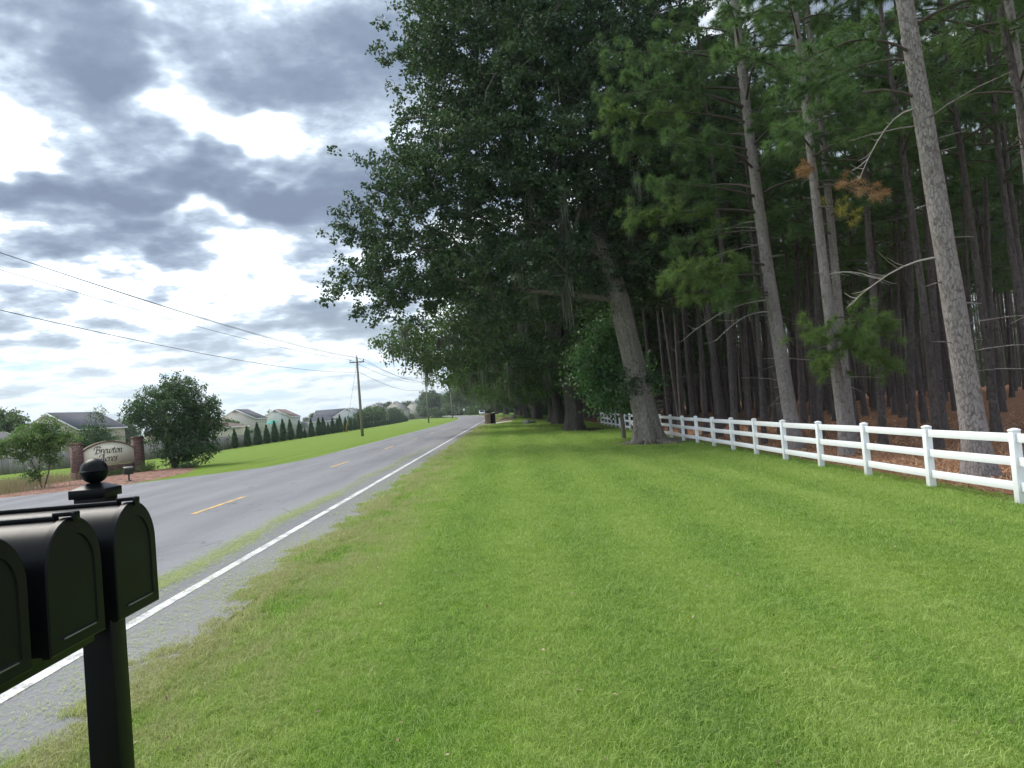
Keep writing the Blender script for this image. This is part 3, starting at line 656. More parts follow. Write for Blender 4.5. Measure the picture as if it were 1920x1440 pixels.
# --- the big oak by the fence
def big_oak():
    rg = np.random.default_rng(42)
    root = empty('oak_tree', (6.05, 33.2, float(zg(np.array(6.05), np.array(33.2)))-.05), 0,
                 'huge dark oak with a flared trunk, nearest of the moss draped roadside row', 'tree')
    L = lambda x, y, z: (x-6.05, y-33.2, z)
    tr = [L(6.05, 33.2, 0), L(5.98, 33.2, 1.2), L(5.75, 33.2, 3), L(5.45, 33.25, 5), L(5.3, 33.3, 6.3), L(5.0, 33.5, 8.2), L(4.4, 33.9, 10.4), L(4.2, 34, 12.6), L(3.8, 34, 15)]
    m = MB(); rad = [.56, .50, .46, .43, .42, .36, .30, .24, .17]
    flared_trunk(m, tr, rad, .62, .75, 5, 2, 96, 140)
    lobes = [L(3.4, 34, 14.5)+(5.0, 6.0, 6.0), L(-2.4, 33, 8.2)+(4.0, 3.0, 1.5), L(-2.3, 33.5, 10.6)+(3.3, 3.4, 1.5), L(.0, 33.5, 12.8)+(4.3, 4.5, 2.2),
             L(1.2, 34, 18.5)+(4.6, 5, 4.2), L(5.4, 35, 20)+(5, 5, 4), L(8.5, 36, 13.5)+(4.8, 5, 5.2), L(1.0, 34, 8.0)+(3.4, 4, 1.9), L(7.5, 35.5, 8.4)+(3.8, 3.6, 2.2), L(-1.7, 34, 15.6)+(2.3, 3, 1.8), L(-2.1, 34, 18.6)+(2.0, 2.4, 1.5), L(-2.8, 33.6, 12.6)+(2.1, 2.6, 1.3), L(-.6, 34, 20.6)+(2.2, 2.4, 1.6), L(-5.0, 33, 8.2)+(2.2, 1.8, .9), L(-3.6, 32.8, 7.2)+(2.4, 1.8, .8), L(-4.6, 33.3, 10.0)+(1.9, 2, .9)]
    tg = thin_pts(ellip(rg, lobes, 2300), .80)
    # heavy horizontal limbs first
    main = [L(3.6, 33.0, 6.6), L(1.6, 32.8, 6.9), L(-.6, 32.8, 7.4), L(-3, 32.8, 7.9), L(-5.2, 32.8, 8.2), L(3.6, 33.2, 9.0), L(1.2, 33.2, 10.1), L(-1.6, 33.2, 10.7), L(2.6, 34.4, 12), L(.6, 34.4, 14), L(6.6, 34.4, 9), L(7.8, 35, 11.5), L(5.4, 35, 14), L(5.2, 35, 17)]
    nodes, par, tips = skeleton(tr, np.array(main), rg, 1.2, .05, .05, .1)
    nn = [n_ for n_ in nodes]; 
    # continue growing from that frame
    A = list(nodes); P_ = list(par); dist = [0.]*len(A)
    for i in range(1, len(A)): dist[i] = dist[P_[i]]+np.linalg.norm(A[i]-A[P_[i]])
    cen = np.array(L(3, 34, 10)); order = np.argsort(np.linalg.norm(tg-cen, axis=1))
    for ti in order:
        t = tg[ti]; N = np.array(A); D = np.linalg.norm(N-t, axis=1); cost = D+.12*np.array(dist)+np.clip(N[:, 2]-t[2], 0, None)*.4; cost[:4] += 6
        j = int(np.argmin(cost)); d = D[j]; k = max(1, int(round(d/.9))); prev = j; mid = rg.normal(0, .12*d, 3); p0 = A[j]
        for q in range(1, k+1):
            f_ = q/k; A.append(p0*(1-f_)+t*f_+mid*math.sin(math.pi*f_)); P_.append(prev); dist.append(dist[prev]+d/k); prev = len(A)-1
    A = np.array(A); P_ = np.array(P_)
    limbs(m, A, P_, .016, rad, 2.25)
    m.build('trunk', M['oak_bark'], root, True)
    c = MB(); clumps(c, tg, rg, 5, 42, .44, .145, .17, .6)
    # small sprays that make the outline ragged
    out = tg[rg.uniform(0, 1, len(tg)) < .6]; out = out+unit(out-cen)*rg.uniform(.5, 1.1, len(out))[:, None]
    clumps(c, out, rg, 3, 30, .28, .11, .16, .6)
    # ivy sleeve on the trunk and the shoots at the crotch
    iv = np.array([L(5.72+rg.normal(0, .1), 33.1+rg.normal(0, .1), z) for z in np.linspace(2.2, 3.3, 9)]+[L(5.3, 33.3, z) for z in np.linspace(6.6, 10, 9)])
    clumps(c, iv, rg, 6, 26, .42, .14, .13, .6)
    c.build('crown', M['oak_leaf'], root)
    ms = MB(); low = A[(A[:, 2] < 11) & (A[:, 2] > 5.5) & (A[:, 1] < .6) & (A[:, 0] > -6.5)]; pick = low[rg.choice(len(low), 55)]
    moss_strands(ms, pick, rg, 26, (.3, 1.7), .09, .016)
    moss_strands(ms, np.array([L(2.9, 32.6, 7.1), L(3.0, 32.7, 7.0), L(2.95, 32.6, 9.8), L(3.2, 32.6, 9.6), L(3.1, 32.5, 8.8), L(-.3, 32.8, 7.3)]), rg, 26, (1.6, 2.8), .07, .018)
    ms.build('hanging_moss', M['moss'], root)
    # surface roots
    rt = MB()
    for k in range(15):
        a = k/15*6.28+rg.uniform(-.2, .2); l = rg.uniform(.8, 1.9); q = np.linspace(0, 1, 7)
        pts = np.stack([np.cos(a+q*rg.uniform(-.5, .5))*(.55+q*l), np.sin(a+q*rg.uniform(-.5, .5))*(.55+q*l), .10-q*.08+.02*np.sin(q*9+k)], 1)
        rt.tube(pts, .10*(1-q)+.018, 7)
    rt.build('root', M['oak_bark'], root, True)
    return root
big_oak()

def make_oak(seed, H, spread, r, lobes, nt, label, group, leafm, nsub=6, nleaf=26, size=.2, moss=70, dmin=1.05, tr=None, name='oak_tree', bk='oak_bark_far', flare=.6):
    rg = np.random.default_rng(seed); root = empty(name, (0, 0, 0), 0, label, 'tree', group)
    tr = tr or [(0, 0, 0), (.1, 0, 1.3), (0, .1, 2.8), (-.3, .1, 4.4), (-.5, .2, 6.2), (-.4, .2, H*.5), (-.3, .2, H*.7)]
    rad = [r*q for q in (1, .88, .8, .74, .62, .48, .32)]
    m = MB(); flared_trunk(m, tr, rad, flare, .8, 5, seed, 20, 30)
    tg = thin_pts(ellip(rg, lobes, nt), dmin); nodes, par, tips = skeleton(tr, tg, rg, 1.5)
    limbs(m, nodes, par, .022, rad, 2.3, rmin_draw=.03)
    m.build('trunk', M[bk], root, True)
    c = MB(); clumps(c, tg, rg, nsub, nleaf, .55, .28, size, .6); c.build('crown', M[leafm], root)
    if moss:
        ms = MB(); low = nodes[(nodes[:, 2] < H*.6) & (nodes[:, 2] > 3)]; moss_strands(ms, low[rg.choice(len(low), moss)], rg, 22, (.5, 2.6), .15, .03)
        ms.build('hanging_moss', M['moss'], root)
    return root
H = 18
lobA = [(-2, 0, 10.5, 7.5, 7, 6), (-7.5, -1, 7.2, 5.0, 4, 2.2), (-4, 0, 5.9, 5, 5, 2.0), (3, 1, 10.5, 6, 6, 6), (-1, -3, 6.6, 5, 4, 2.4), (-10, 0, 6.9, 3.2, 2.6, 1.6), (2, 3, 5.2, 3.5, 3, 1.6), (-3, 3.5, 4.8, 3, 3, 1.3)]
lobB = [(0, 0, 10.5, 8, 8, 6), (-6, 1, 5.8, 5, 5, 2.6), (4, -1, 7, 5, 5, 3), (-2, -4, 5.2, 5, 4, 2.2), (-9, 0, 7, 3, 3, 2.2), (3, 3, 4.6, 3.5, 3, 1.7), (-4, -3, 4.2, 3, 3, 1.3)]
GO = 'moss draped oaks in the row beside the road'
oakA = make_oak(1, H, 10, .62, lobA, 900, 'dark oak directly behind the huge front oak, low limbs reaching over the road', GO, 'oak_leaf_far', 6, 26, .24, 150)
oakA.location = (4.7, 54.5, -.4)
oakB = make_oak(2, H, 10, .5, lobB, 800, 'third oak of the roadside row, slimmer trunk beside the end of the white fence', GO, 'oak_leaf_light', 6, 24, .26, 110)
oakB.location = (4.6, 69.5, -.35)
far_lab = 'distant moss hung oak with a leaning trunk far along the roadside row'
spots = [(4.9, 84, .9), (3.9, 101, .9), (4.6, 108, .85), (3.2, 117, .9), (4.5, 125, .9), (2.9, 137, .95), (3.8, 150, .9), (2.4, 165, .95), (3, 182, 1), (0, 205, 1), (-3, 235, 1), (-8, 270, 1), (9.5, 62, .9), (10.5, 78, .95), (10, 95, 1), (9.5, 115, 1), (9, 140, 1), (9, 170, 1)]
far_names = {0: 'fourth oak of the roadside row with a dark trunk standing behind the white stone', 12: 'dark leafy oak standing inside the forest edge beyond the second oak', 13: 'dark leafy oak standing inside the forest edge beyond the third oak'}
for i, (x, y, s) in enumerate(spots):
    o = copy_tree(oakA if i % 2 else oakB); o.location = (x, y, float(zg(np.array(float(x)), np.array(float(y))))-.1); o.scale = (s, s, s*(.95+.1*(i % 3)))
    o.rotation_euler = (0, R(-4 if i % 3 else 3), R([15, -25, 200, 160, -10, 30, 190][i % 7]))
    o['label'] = far_names.get(i, far_lab)
    if i in far_names: pass

# sweetgum sapling in front of the oaks
gl = [(-.5, 0, 3.9, 1.0, 1.2, .8), (-1.3, 0, 3.2, .8, .9, .5), (-.4, 0, 5.1, .8, 1.0, .8), (-.9, 0, 4.5, .7, .8, .4), (.0, .2, 2.2, .9, .9, .5), (-.7, 0, 2.6, .8, .9, .4), (-.2, 0, 6.0, .4, .5, .6), (.6, .2, 3.4, .7, .8, .6)]
g = make_oak(7, 7, 3, .11, gl, 520, 'bright green young tree with broad leaves growing just left of the huge oak trunk', None, 'gum_leaf', 5, 15, .19, 0, .34,
             [(0, 0, 0), (0, 0, .9), (-.1, 0, 1.8), (-.2, 0, 2.7), (-.3, 0, 3.7), (-.3, 0, 4.8), (-.3, 0, 6)], 'young_tree', 'twig', .2)
g.location = (5.5, 36.6, -.4); g.scale = (.92, .92, .95)

# ------------------------------------------------------------------ pines
def needles(m, c, d, rg, n, L, w):
    """needle bursts: c centres (k,3), d twig directions (k,3)"""
    k = len(c); C = np.repeat(c, n, 0); D = np.repeat(d, n, 0); N = k*n
    dir_ = unit(D*rg.uniform(.15, 1.3, N)[:, None]+unit(rg.normal(0, 1, (N, 3)))*.95)
    C = C - D*rg.uniform(0, .12, N)[:, None]
    l = L*rg.uniform(.7, 1.15, N)[:, None]; s = unit(np.cross(dir_, rg.normal(0, 1, (N, 3))))*w
    tip = C+dir_*l; tip[:, 2] -= .03*l[:, 0]/L
    v = np.stack([C-s*.5, C+s*.5, tip], 1)
    m.add(v.reshape(-1, 3), np.arange(N*3).reshape(-1, 3))
def branch(tm, rg, base, az, L, r, pitch=.3, droop=.5, ntw=7, start=.35, tl=.5):
    """adds a limb with twigs to tm; returns tuft positions and directions"""
    k = 8; q = np.linspace(0, 1, k); h = np.array([math.cos(az), math.sin(az)])
    side = np.array([-h[1], h[0]]); wob = rg.normal(0, .05*L, 2)
    pts = np.zeros((k, 3)); pts[:, :2] = base[:2]+np.outer(q*L, h)+np.outer(np.sin(q*3.2)*wob[0]+q*q*wob[1], side)
    pts[:, 2] = base[2]+L*(pitch*q-droop*q**2)+.12*L*np.clip(q-.75, 0, 1)**1*1.2
    tm.tube(pts, r*.8*(1-q)+.006, 5, False)
    P_, D_ = [], []
    for j in range(ntw):
        f_ = start+(1-start)*(j+rg.uniform(0, .8))/ntw; p = np.array([np.interp(f_, q, pts[:, i]) for i in range(3)])
        a = az+rg.choice([-1, 1])*rg.uniform(.4, 1.1); l = tl*rg.uniform(.5, 1.2)*(1.15-.5*f_)
        d = unit(np.array([math.cos(a), math.sin(a), rg.uniform(-.75, .75)])); e = p+d*l
        tm.tube(np.array([p, p+d*l*.5+np.array([0, 0, -.03]), e]), [.010, .007, .004], 3, False)
        P_.append(e); D_.append(d); P_.append(p+d*l*.55); D_.append(d)
    P_.append(pts[-1]); D_.append(unit(pts[-1]-pts[-2]))
    return P_, D_
def make_pine(seed, H, r, cb, nb, Lmax, label, group, bk, nd, ntuft, nl, nw, extra=(), stubs=14, lean=(0, 0), ntw=6, curve=.15, dead=(), name='pine_tree', nside=12):
    rg = np.random.default_rng(seed); root = empty(name, (0, 0, 0), 0, label, 'tree', group)
    k = 22; q = np.linspace(0, 1, k); z = q*H
    cx_ = lean[0]*z/10+curve*np.sin(q*5+seed); cy_ = lean[1]*z/10+curve*np.cos(q*4+seed)-curve*math.cos(seed); cx_ -= cx_[0]
    pts = np.stack([cx_, cy_, z], 1); rr = r*(1-q*.78); rr[0] *= 1.28; pts[0, 2] = -.25
    rings = np.linspace(0, 1, 60); PP = np.stack([np.interp(rings, q, pts[:, i]) for i in range(3)], 1); RR = np.interp(rings, q, rr)*(1+rg.normal(0, .012, 60))
    RR *= 1+.28*np.exp(-PP[:, 2]/.35)
    m = MB(); m.tube(PP, RR, nside, False, lambda a, kk: 1+.035*np.cos(3*a+seed)+.02*np.cos(5*a+kk*.15))
    at = lambda h: np.array([np.interp(h, z, pts[:, i]) for i in range(3)])
    tm_ = MB(); P_, D_ = [], []
    for j in range(nb):
        t = (j+rg.uniform(0, 1))/nb; h = cb+(H-cb)*t*.985; L = Lmax*(1-t)**.75*rg.uniform(.55, 1.1)+.35
        a, b = branch(tm_, rg, at(h), j*2.399+rg.normal(0, .3), L, .010+.010*L, .5+.3*t, .45-.2*t, max(3, int(ntw*L/Lmax)+2), .3, .55)
        P_ += a; D_ += b
    groups = {}
    for (h, az, L, pitch, droop, nt, kind) in extra:
        a, b = branch(tm_, rg, at(h), az, L, .010+.010*L, pitch, droop, nt, .3, .5)
        if kind: groups.setdefault(kind, [[], []]); groups[kind][0] += a; groups[kind][1] += b
        else: P_ += a; D_ += b
    for _ in range(stubs):
        h = rg.uniform(1.5, cb); p = at(h); a = rg.uniform(0, 6.28); l = rg.uniform(.12, .55) if rg.uniform() < .7 else rg.uniform(.8, 2)
        qq = np.linspace(0, 1, 4); d = np.array([math.cos(a), math.sin(a)])
        s_ = np.zeros((4, 3)); s_[:, :2] = p[:2]+np.outer(qq*(l+r*.7), d); s_[:, 2] = p[2]+qq*l*rg.uniform(-.1, .35)-qq**2*l*.15
        m.tube(s_, .016*(1-qq*.6), 4, False)
    nt_ = sum(len(q_) for q_ in m.f); off = m.n; m.v += tm_.v; m.f += [q_+off for q_ in tm_.f]; m.n += tm_.n
    to = m.build('trunk', [M[bk], M['limb']], root, True); mi = np.zeros(len(to.data.polygons), np.int32); mi[nt_:] = 1; to.data.polygons.foreach_set('material_index', mi)
    if ntw >= 7 and nside > 10:
        e_ = np.array(P_); k_ = rg.uniform(0, 1, len(e_)) < .8; j_ = e_[k_]+rg.normal(0, .2, (int(k_.sum()), 3))*np.array([1, 1, 1.3]); P_ += list(j_); D_ += list(np.array(D_)[k_])
        for kd in groups:
            if kd == 'bright_needle':
                e_ = np.array(groups[kd][0]); groups[kd][0] += list(e_+rg.normal(0, .2, e_.shape)*np.array([1, 1, 1.4])); groups[kd][1] += groups[kd][1][:]
    for (h, az, L, pitch, droop) in dead:
        dm = MB(); branch(dm, rg, at(h), az, L, .014+.005*L, pitch, droop, 7, .35, .7); dm.build('dead_branch', M['pale_twig'], root, True)
    c = MB(); needles(c, np.array(P_), np.array(D_), rg, ntuft, nl, nw); c.build('crown', M[nd], root)
    for kd, (a, b) in groups.items():
        c = MB(); needles(c, np.array(a), np.array(b), rg, int(ntuft*(1.2 if kd == 'bright_needle' else .6)), nl*(1.05 if kd == 'bright_needle' else .8), nw); o = c.build('needle_cluster', M[kd], root)
        o['label'] = {'dead_needle': 'dead orange brown needles', 'yellow_needle': 'yellowing needles', 'bright_needle': 'bright yellow green low spray'}[kd]
    return root
PI = math.pi
def place(o, x, y, rz=0, s=1): o.location = (x, y, float(zg(np.array(float(x)), np.array(float(y))))-.02); o.rotation_euler = (0, 0, rz); o.scale = (s, s, s); return o
# front-row pines, each built for itself
place(make_pine(21, 21, .235, 9.5, 34, 3.6, 'thickest pale barked pine at the right, close behind the white fence', None, 'pine_bark', 'pine_needle', 80, .26, .010,
      extra=[(7.4, PI*.95, 2.6, .5, .75, 8, None), (8.3, PI*1.1, 2.6, .45, .6, 8, None), (8.8, -.5, 2.6, .4, .5, 8, None), (8.2, PI*.8, 2.2, .45, .5, 8, None)], stubs=16, lean=(-.50, 0),
      dead=[(4.3, PI*.86, 1.8, .12, .55), (7.2, PI*.97, 1.3, .3, 1.3)], ntw=8, curve=.07, nside=24), 8.98, 14.7)
place(make_pine(22, 22, .235, 8, 44, 4.6, 'tall crooked pine behind the fence whose bright green branches hang out over the lawn', None, 'pine_bark', 'pine_needle', 84, .25, .011,
      extra=[(5.6, PI*1.0, 3.3, .12, .12, 13, 'bright_needle'), (5.9, PI*1.12, 3.6, .1, .2, 13, 'bright_needle'), (5.2, PI*.92, 2.6, .1, .2, 10, 'bright_needle'), (5.0, PI*1.2, 2.2, .15, .2, 9, None), (4.9, PI*1.05, 1.8, .2, .1, 8, None),
             (7.6, PI*1.0, 4.3, .2, .25, 14, 'bright_needle'), (8.1, PI*1.15, 4.4, .2, .2, 14, None), (7.0, PI*.9, 3.0, .2, .3, 12, None),
             (10.5, PI*1.0, 4.6, .3, .2, 15, 'bright_needle'), (11, PI*1.1, 4.4, .3, .2, 15, None), (11.6, PI*.95, 4.6, .25, .2, 15, None), (9.6, PI*.95, 4.2, .3, .2, 14, None), (12.4, PI*1.05, 4.4, .3, .2, 14, None), (9.0, PI*1.2, 4, .3, .2, 14, None)],
      stubs=22, lean=(-.42, 0), dead=[(4.8, PI*1.0, 3.0, .1, .5), (4.4, PI*1.1, 2.2, .2, .6)], ntw=9, curve=.12, nside=20), 8.95, 24.0)
place(make_pine(23, 20, .165, 9.0, 30, 3.0, 'slender pine behind the fence with a low hanging green branch and an orange dead branch', None, 'pine_bark', 'pine_needle', 84, .24, .011,
      extra=[(3.5, PI*1.3, 1.2, .1, .35, 7, 'bright_needle'), (3.2, -PI*.4, 1.3, .0, .5, 8, 'bright_needle'), (3.3, PI*1.55, 1.4, .2, .4, 8, 'bright_needle'), (3.8, -PI*.25, 1.5, .1, .4, 8, 'bright_needle'), (2.8, PI*1.25, 1.0, .1, .5, 7, 'bright_needle'), (3.0, -.6, 1.3, .0, .5, 7, 'bright_needle'),
             (7.4, -PI*.35, 1.7, .2, .65, 9, 'dead_needle'), (7.6, -PI*.15, 1.7, .1, .5, 9, 'dead_needle'), (7.9, PI*1.35, .9, .3, .5, 5, 'dead_needle'), (6.9, -PI*.45, 1.4, .0, .6, 8, 'yellow_needle'),
             (8.6, PI*1.3, 2.4, .3, .4, 10, None), (8.3, -PI*.35, 2.4, .3, .35, 10, None), (8.8, -PI*.1, 2.2, .3, .4, 10, None)],
      stubs=16, lean=(-.30, 0), dead=[(5.0, -.5, 1.6, .2, .5)], ntw=7, curve=.06, nside=16), 9.2, 20.96)
place(make_pine(24, 21, .16, 8.6, 34, 3.6, 'straight slim pine standing just behind the slender pine with the orange branch', None, 'pine_bark', 'pine_needle', 80, .25, .011,
      extra=[(6.8, PI*1.2, 2.2, .2, .3, 9, None), (7.4, PI*1.5, 2.4, .2, .3, 9, None), (7.8, PI*.9, 2.6, .2, .3, 9, None)], lean=(-.3, 0), dead=[(5.6, PI*1.4, 1.6, .1, .5)], nside=14), 10.9, 24.4)
place(make_pine(25, 21, .17, 7.6, 34, 3.6, 'dark pine at the right edge of the photo, partly cut off by it', None, 'pine_bark', 'pine_needle', 80, .26, .011, lean=(-.35, 0), nside=16), 12.35, 17.3)
# kinds for the plantation behind
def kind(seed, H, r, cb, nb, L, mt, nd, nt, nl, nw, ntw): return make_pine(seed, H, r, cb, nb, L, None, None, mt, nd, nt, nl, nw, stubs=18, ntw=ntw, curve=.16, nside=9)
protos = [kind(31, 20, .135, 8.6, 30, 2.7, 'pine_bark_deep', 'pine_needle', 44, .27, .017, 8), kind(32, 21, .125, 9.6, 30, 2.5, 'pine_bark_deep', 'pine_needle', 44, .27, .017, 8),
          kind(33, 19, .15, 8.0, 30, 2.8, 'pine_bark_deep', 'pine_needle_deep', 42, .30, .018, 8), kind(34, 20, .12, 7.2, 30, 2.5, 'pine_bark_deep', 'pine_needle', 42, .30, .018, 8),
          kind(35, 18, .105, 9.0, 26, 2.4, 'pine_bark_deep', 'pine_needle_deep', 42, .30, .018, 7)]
rg = np.random.default_rng(77); cand = []
for a in range(0, 17):
    for b in range(0, 44):
        x = 11.5+a*2.95+rg.normal(0, .34); y = 5+b*2.55+rg.normal(0, .42)
        if a == 0 and (abs(y-17.3) < 1.8 or abs(y-24.4) < 1.5): continue
        if x < .715*y+3.0 and x > 0: cand.append((x, y, a))
for b in range(0, 16):   # outer row behind the oak
    y = 27.6+b*2.7+rg.normal(0, .3); cand.append((9.0+rg.normal(0, .2), y, -1))
cand.sort(key=lambda c: c[0]*.9+c[1])
N_IND = 292; used = [False]*len(protos)
row_lab = {-1: 'pine trunk in the outermost row behind the oak, close along the white fence', 0: 'pine trunk in the first full row of the plantation behind the fence', 1: 'dim pine trunk in the second row of the plantation',
           2: 'dim pine trunk in the third row of the plantation', 3: 'dark pine trunk in the fourth row of the plantation'}
GP = 'pines of the dense plantation behind the white fence'
for i, (x, y, a) in enumerate(cand[:N_IND]):
    k = int(rg.integers(0, 5)); p = protos[k]
    if not used[k]: o = p; used[k] = True
    else: o = copy_tree(p)
    place(o, x, y, rg.uniform(0, 6.28), rg.uniform(.88, 1.1)); o.rotation_euler = (rg.normal(0, .014), rg.normal(-.022, .016), rg.uniform(0, 6.28))
    tag(o, row_lab.get(a, 'dark pine trunk deep in the shaded plantation'), 'tree', GP)
# farther pines: one mass of trunks and needle clouds
rest = cand[N_IND:]
m = MB(); c = MB()
extra = [(rg.uniform(9, 120), rg.uniform(50, 210)) for _ in range(1100)]
extra = [(x, y) for x, y in extra if x < .78*y+4 and x*.9+y > cand[N_IND][0]*.9+cand[N_IND][1]]
allp = [(x, y) for x, y, a in rest]+extra
cc_ = []
for (x, y) in allp:
    h = rg.uniform(17, 21); r = rg.uniform(.10, .18); l = rg.normal(0, .25, 2)
    m.tube([(x, y, -.6), (x+l[0]*.4, y+l[1]*.4, h*.45), (x+l[0], y+l[1], h)], [r*1.1, r*.8, r*.2], 5, False)
    t = rg.uniform(0, 1, 26)**.8; hz = 7.5+(h-7.5)*t; rr = (2.6*(1-t)+.5); aa = rg.uniform(0, 6.28, 26)
    cc_.append(np.stack([x+np.cos(aa)*rr*rg.uniform(.2, 1, 26), y+np.sin(aa)*rr*rg.uniform(.2, 1, 26), hz], 1))
cc_ = np.concatenate(cc_)
needles(c, cc_, unit(rg.normal(0, 1, cc_.shape)+np.array([0, 0, .3])), rg, 12, .55, .05)
# shaded understory at the far side closes the view between the trunks
us = np.stack([rg.uniform(20, 190, 9000), rg.uniform(90, 240, 9000), np.zeros(9000)], 1); us[:, 2] = rg.uniform(-.4, 1, 9000)**2*9
us = us[(us[:, 0]*.9+us[:, 1] > 150)]
leaf_cards(c, np.repeat(us, 6, 0)+rg.normal(0, .8, (len(us)*6, 3)), 1.1, rg, .6)
ntf = sum(len(q) for q in m.f)
for vv_ in (0,):
    off = m.n; m.v += c.v; m.f += [q+off for q in c.f]; m.n += c.n
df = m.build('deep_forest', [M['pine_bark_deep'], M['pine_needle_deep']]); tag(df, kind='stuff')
mi = np.zeros(len(df.data.polygons), np.int32); mi[ntf:] = 1; df.data.polygons.foreach_set('material_index', mi)
#TREES_END
# ------------------------------------------------------------------ white rail fence
def rail_fence():
    root = empty('rail_fence', (7.45, 11.3, 0), 0, 'long white three rail vinyl fence between the lawn and the pine plantation', 'fence')
    L = lambda x, y, z: (x-7.45, y-11.3, z)
    posts = []
    for k in range(-3, 23):
        y = 11.3+k*2.38; x = 7.45+.004*math.sin(k*2.1)
        if y > 44: x += (y-44)*.018
        posts.append((x, y, float(zg(np.array(x), np.array(y)))))
    tops = []
    for i, (x, y, z) in enumerate(posts):
        b = MB(); lean = (random.Random(i).uniform(-.012, .012), random.Random(i+50).uniform(-.012, .012)); dh = random.Random(i+90).uniform(-.015, .015)
        rot = Matrix.Rotation(lean[0], 3, 'X') @ Matrix.Rotation(lean[1], 3, 'Y')
        b.box(L(x, y, z+.52+dh), (.118, .118, 1.14), rot)
        cc = np.array(L(x, y, z+1.10+dh)); b.box(cc, (.130, .130, .022), rot); b.box(cc+np.array([0, 0, .023]), (.130, .130, .024), rot, taper=.25)
        b.build('post', M['white_vinyl'], root, bevel=.003); tops.append(dh)
    for i in range(len(posts)-1):
        p, q = posts[i], posts[i+1]
        for j, h in enumerate((.99, .64, .27)):
            y0, y1 = p[1]+.061, q[1]-.061; z0, z1 = p[2]+h+tops[i], q[2]+h+tops[i+1]
            if i == 17 and j == 2: z0 -= .0; z1 = q[2]+.62          # a rail that has slipped out of its slot
            if i == 20 and j == 1: continue
            b = MB(); b.bar(L(p[0], y0, z0), L(q[0], y1, z1), .038, .130); b.build('rail', M['white_vinyl'], root, bevel=.003)
rail_fence()
fr = empty('rail_fence', (16.8, 86.5, 0), 0, 'short grey white fence panel seen far among the pine trunks beside the oak', 'fence')
pp = [(-.9, 2.5), (.1, -.2), (1.1, -2.9)]
for x, y in pp: b = MB(); b.box((x, y, .35), (.15, .15, 1.7)); b.box((x, y, 1.22), (.18, .18, .05)); b.build('post', M['grey_vinyl'], fr)
for (a, b_) in zip(pp, pp[1:]):
    for h in (1.0, .55, .1): b = MB(); b.bar((*a, h), (*b_, h), .05, .17); b.build('rail', M['grey_vinyl'], fr)

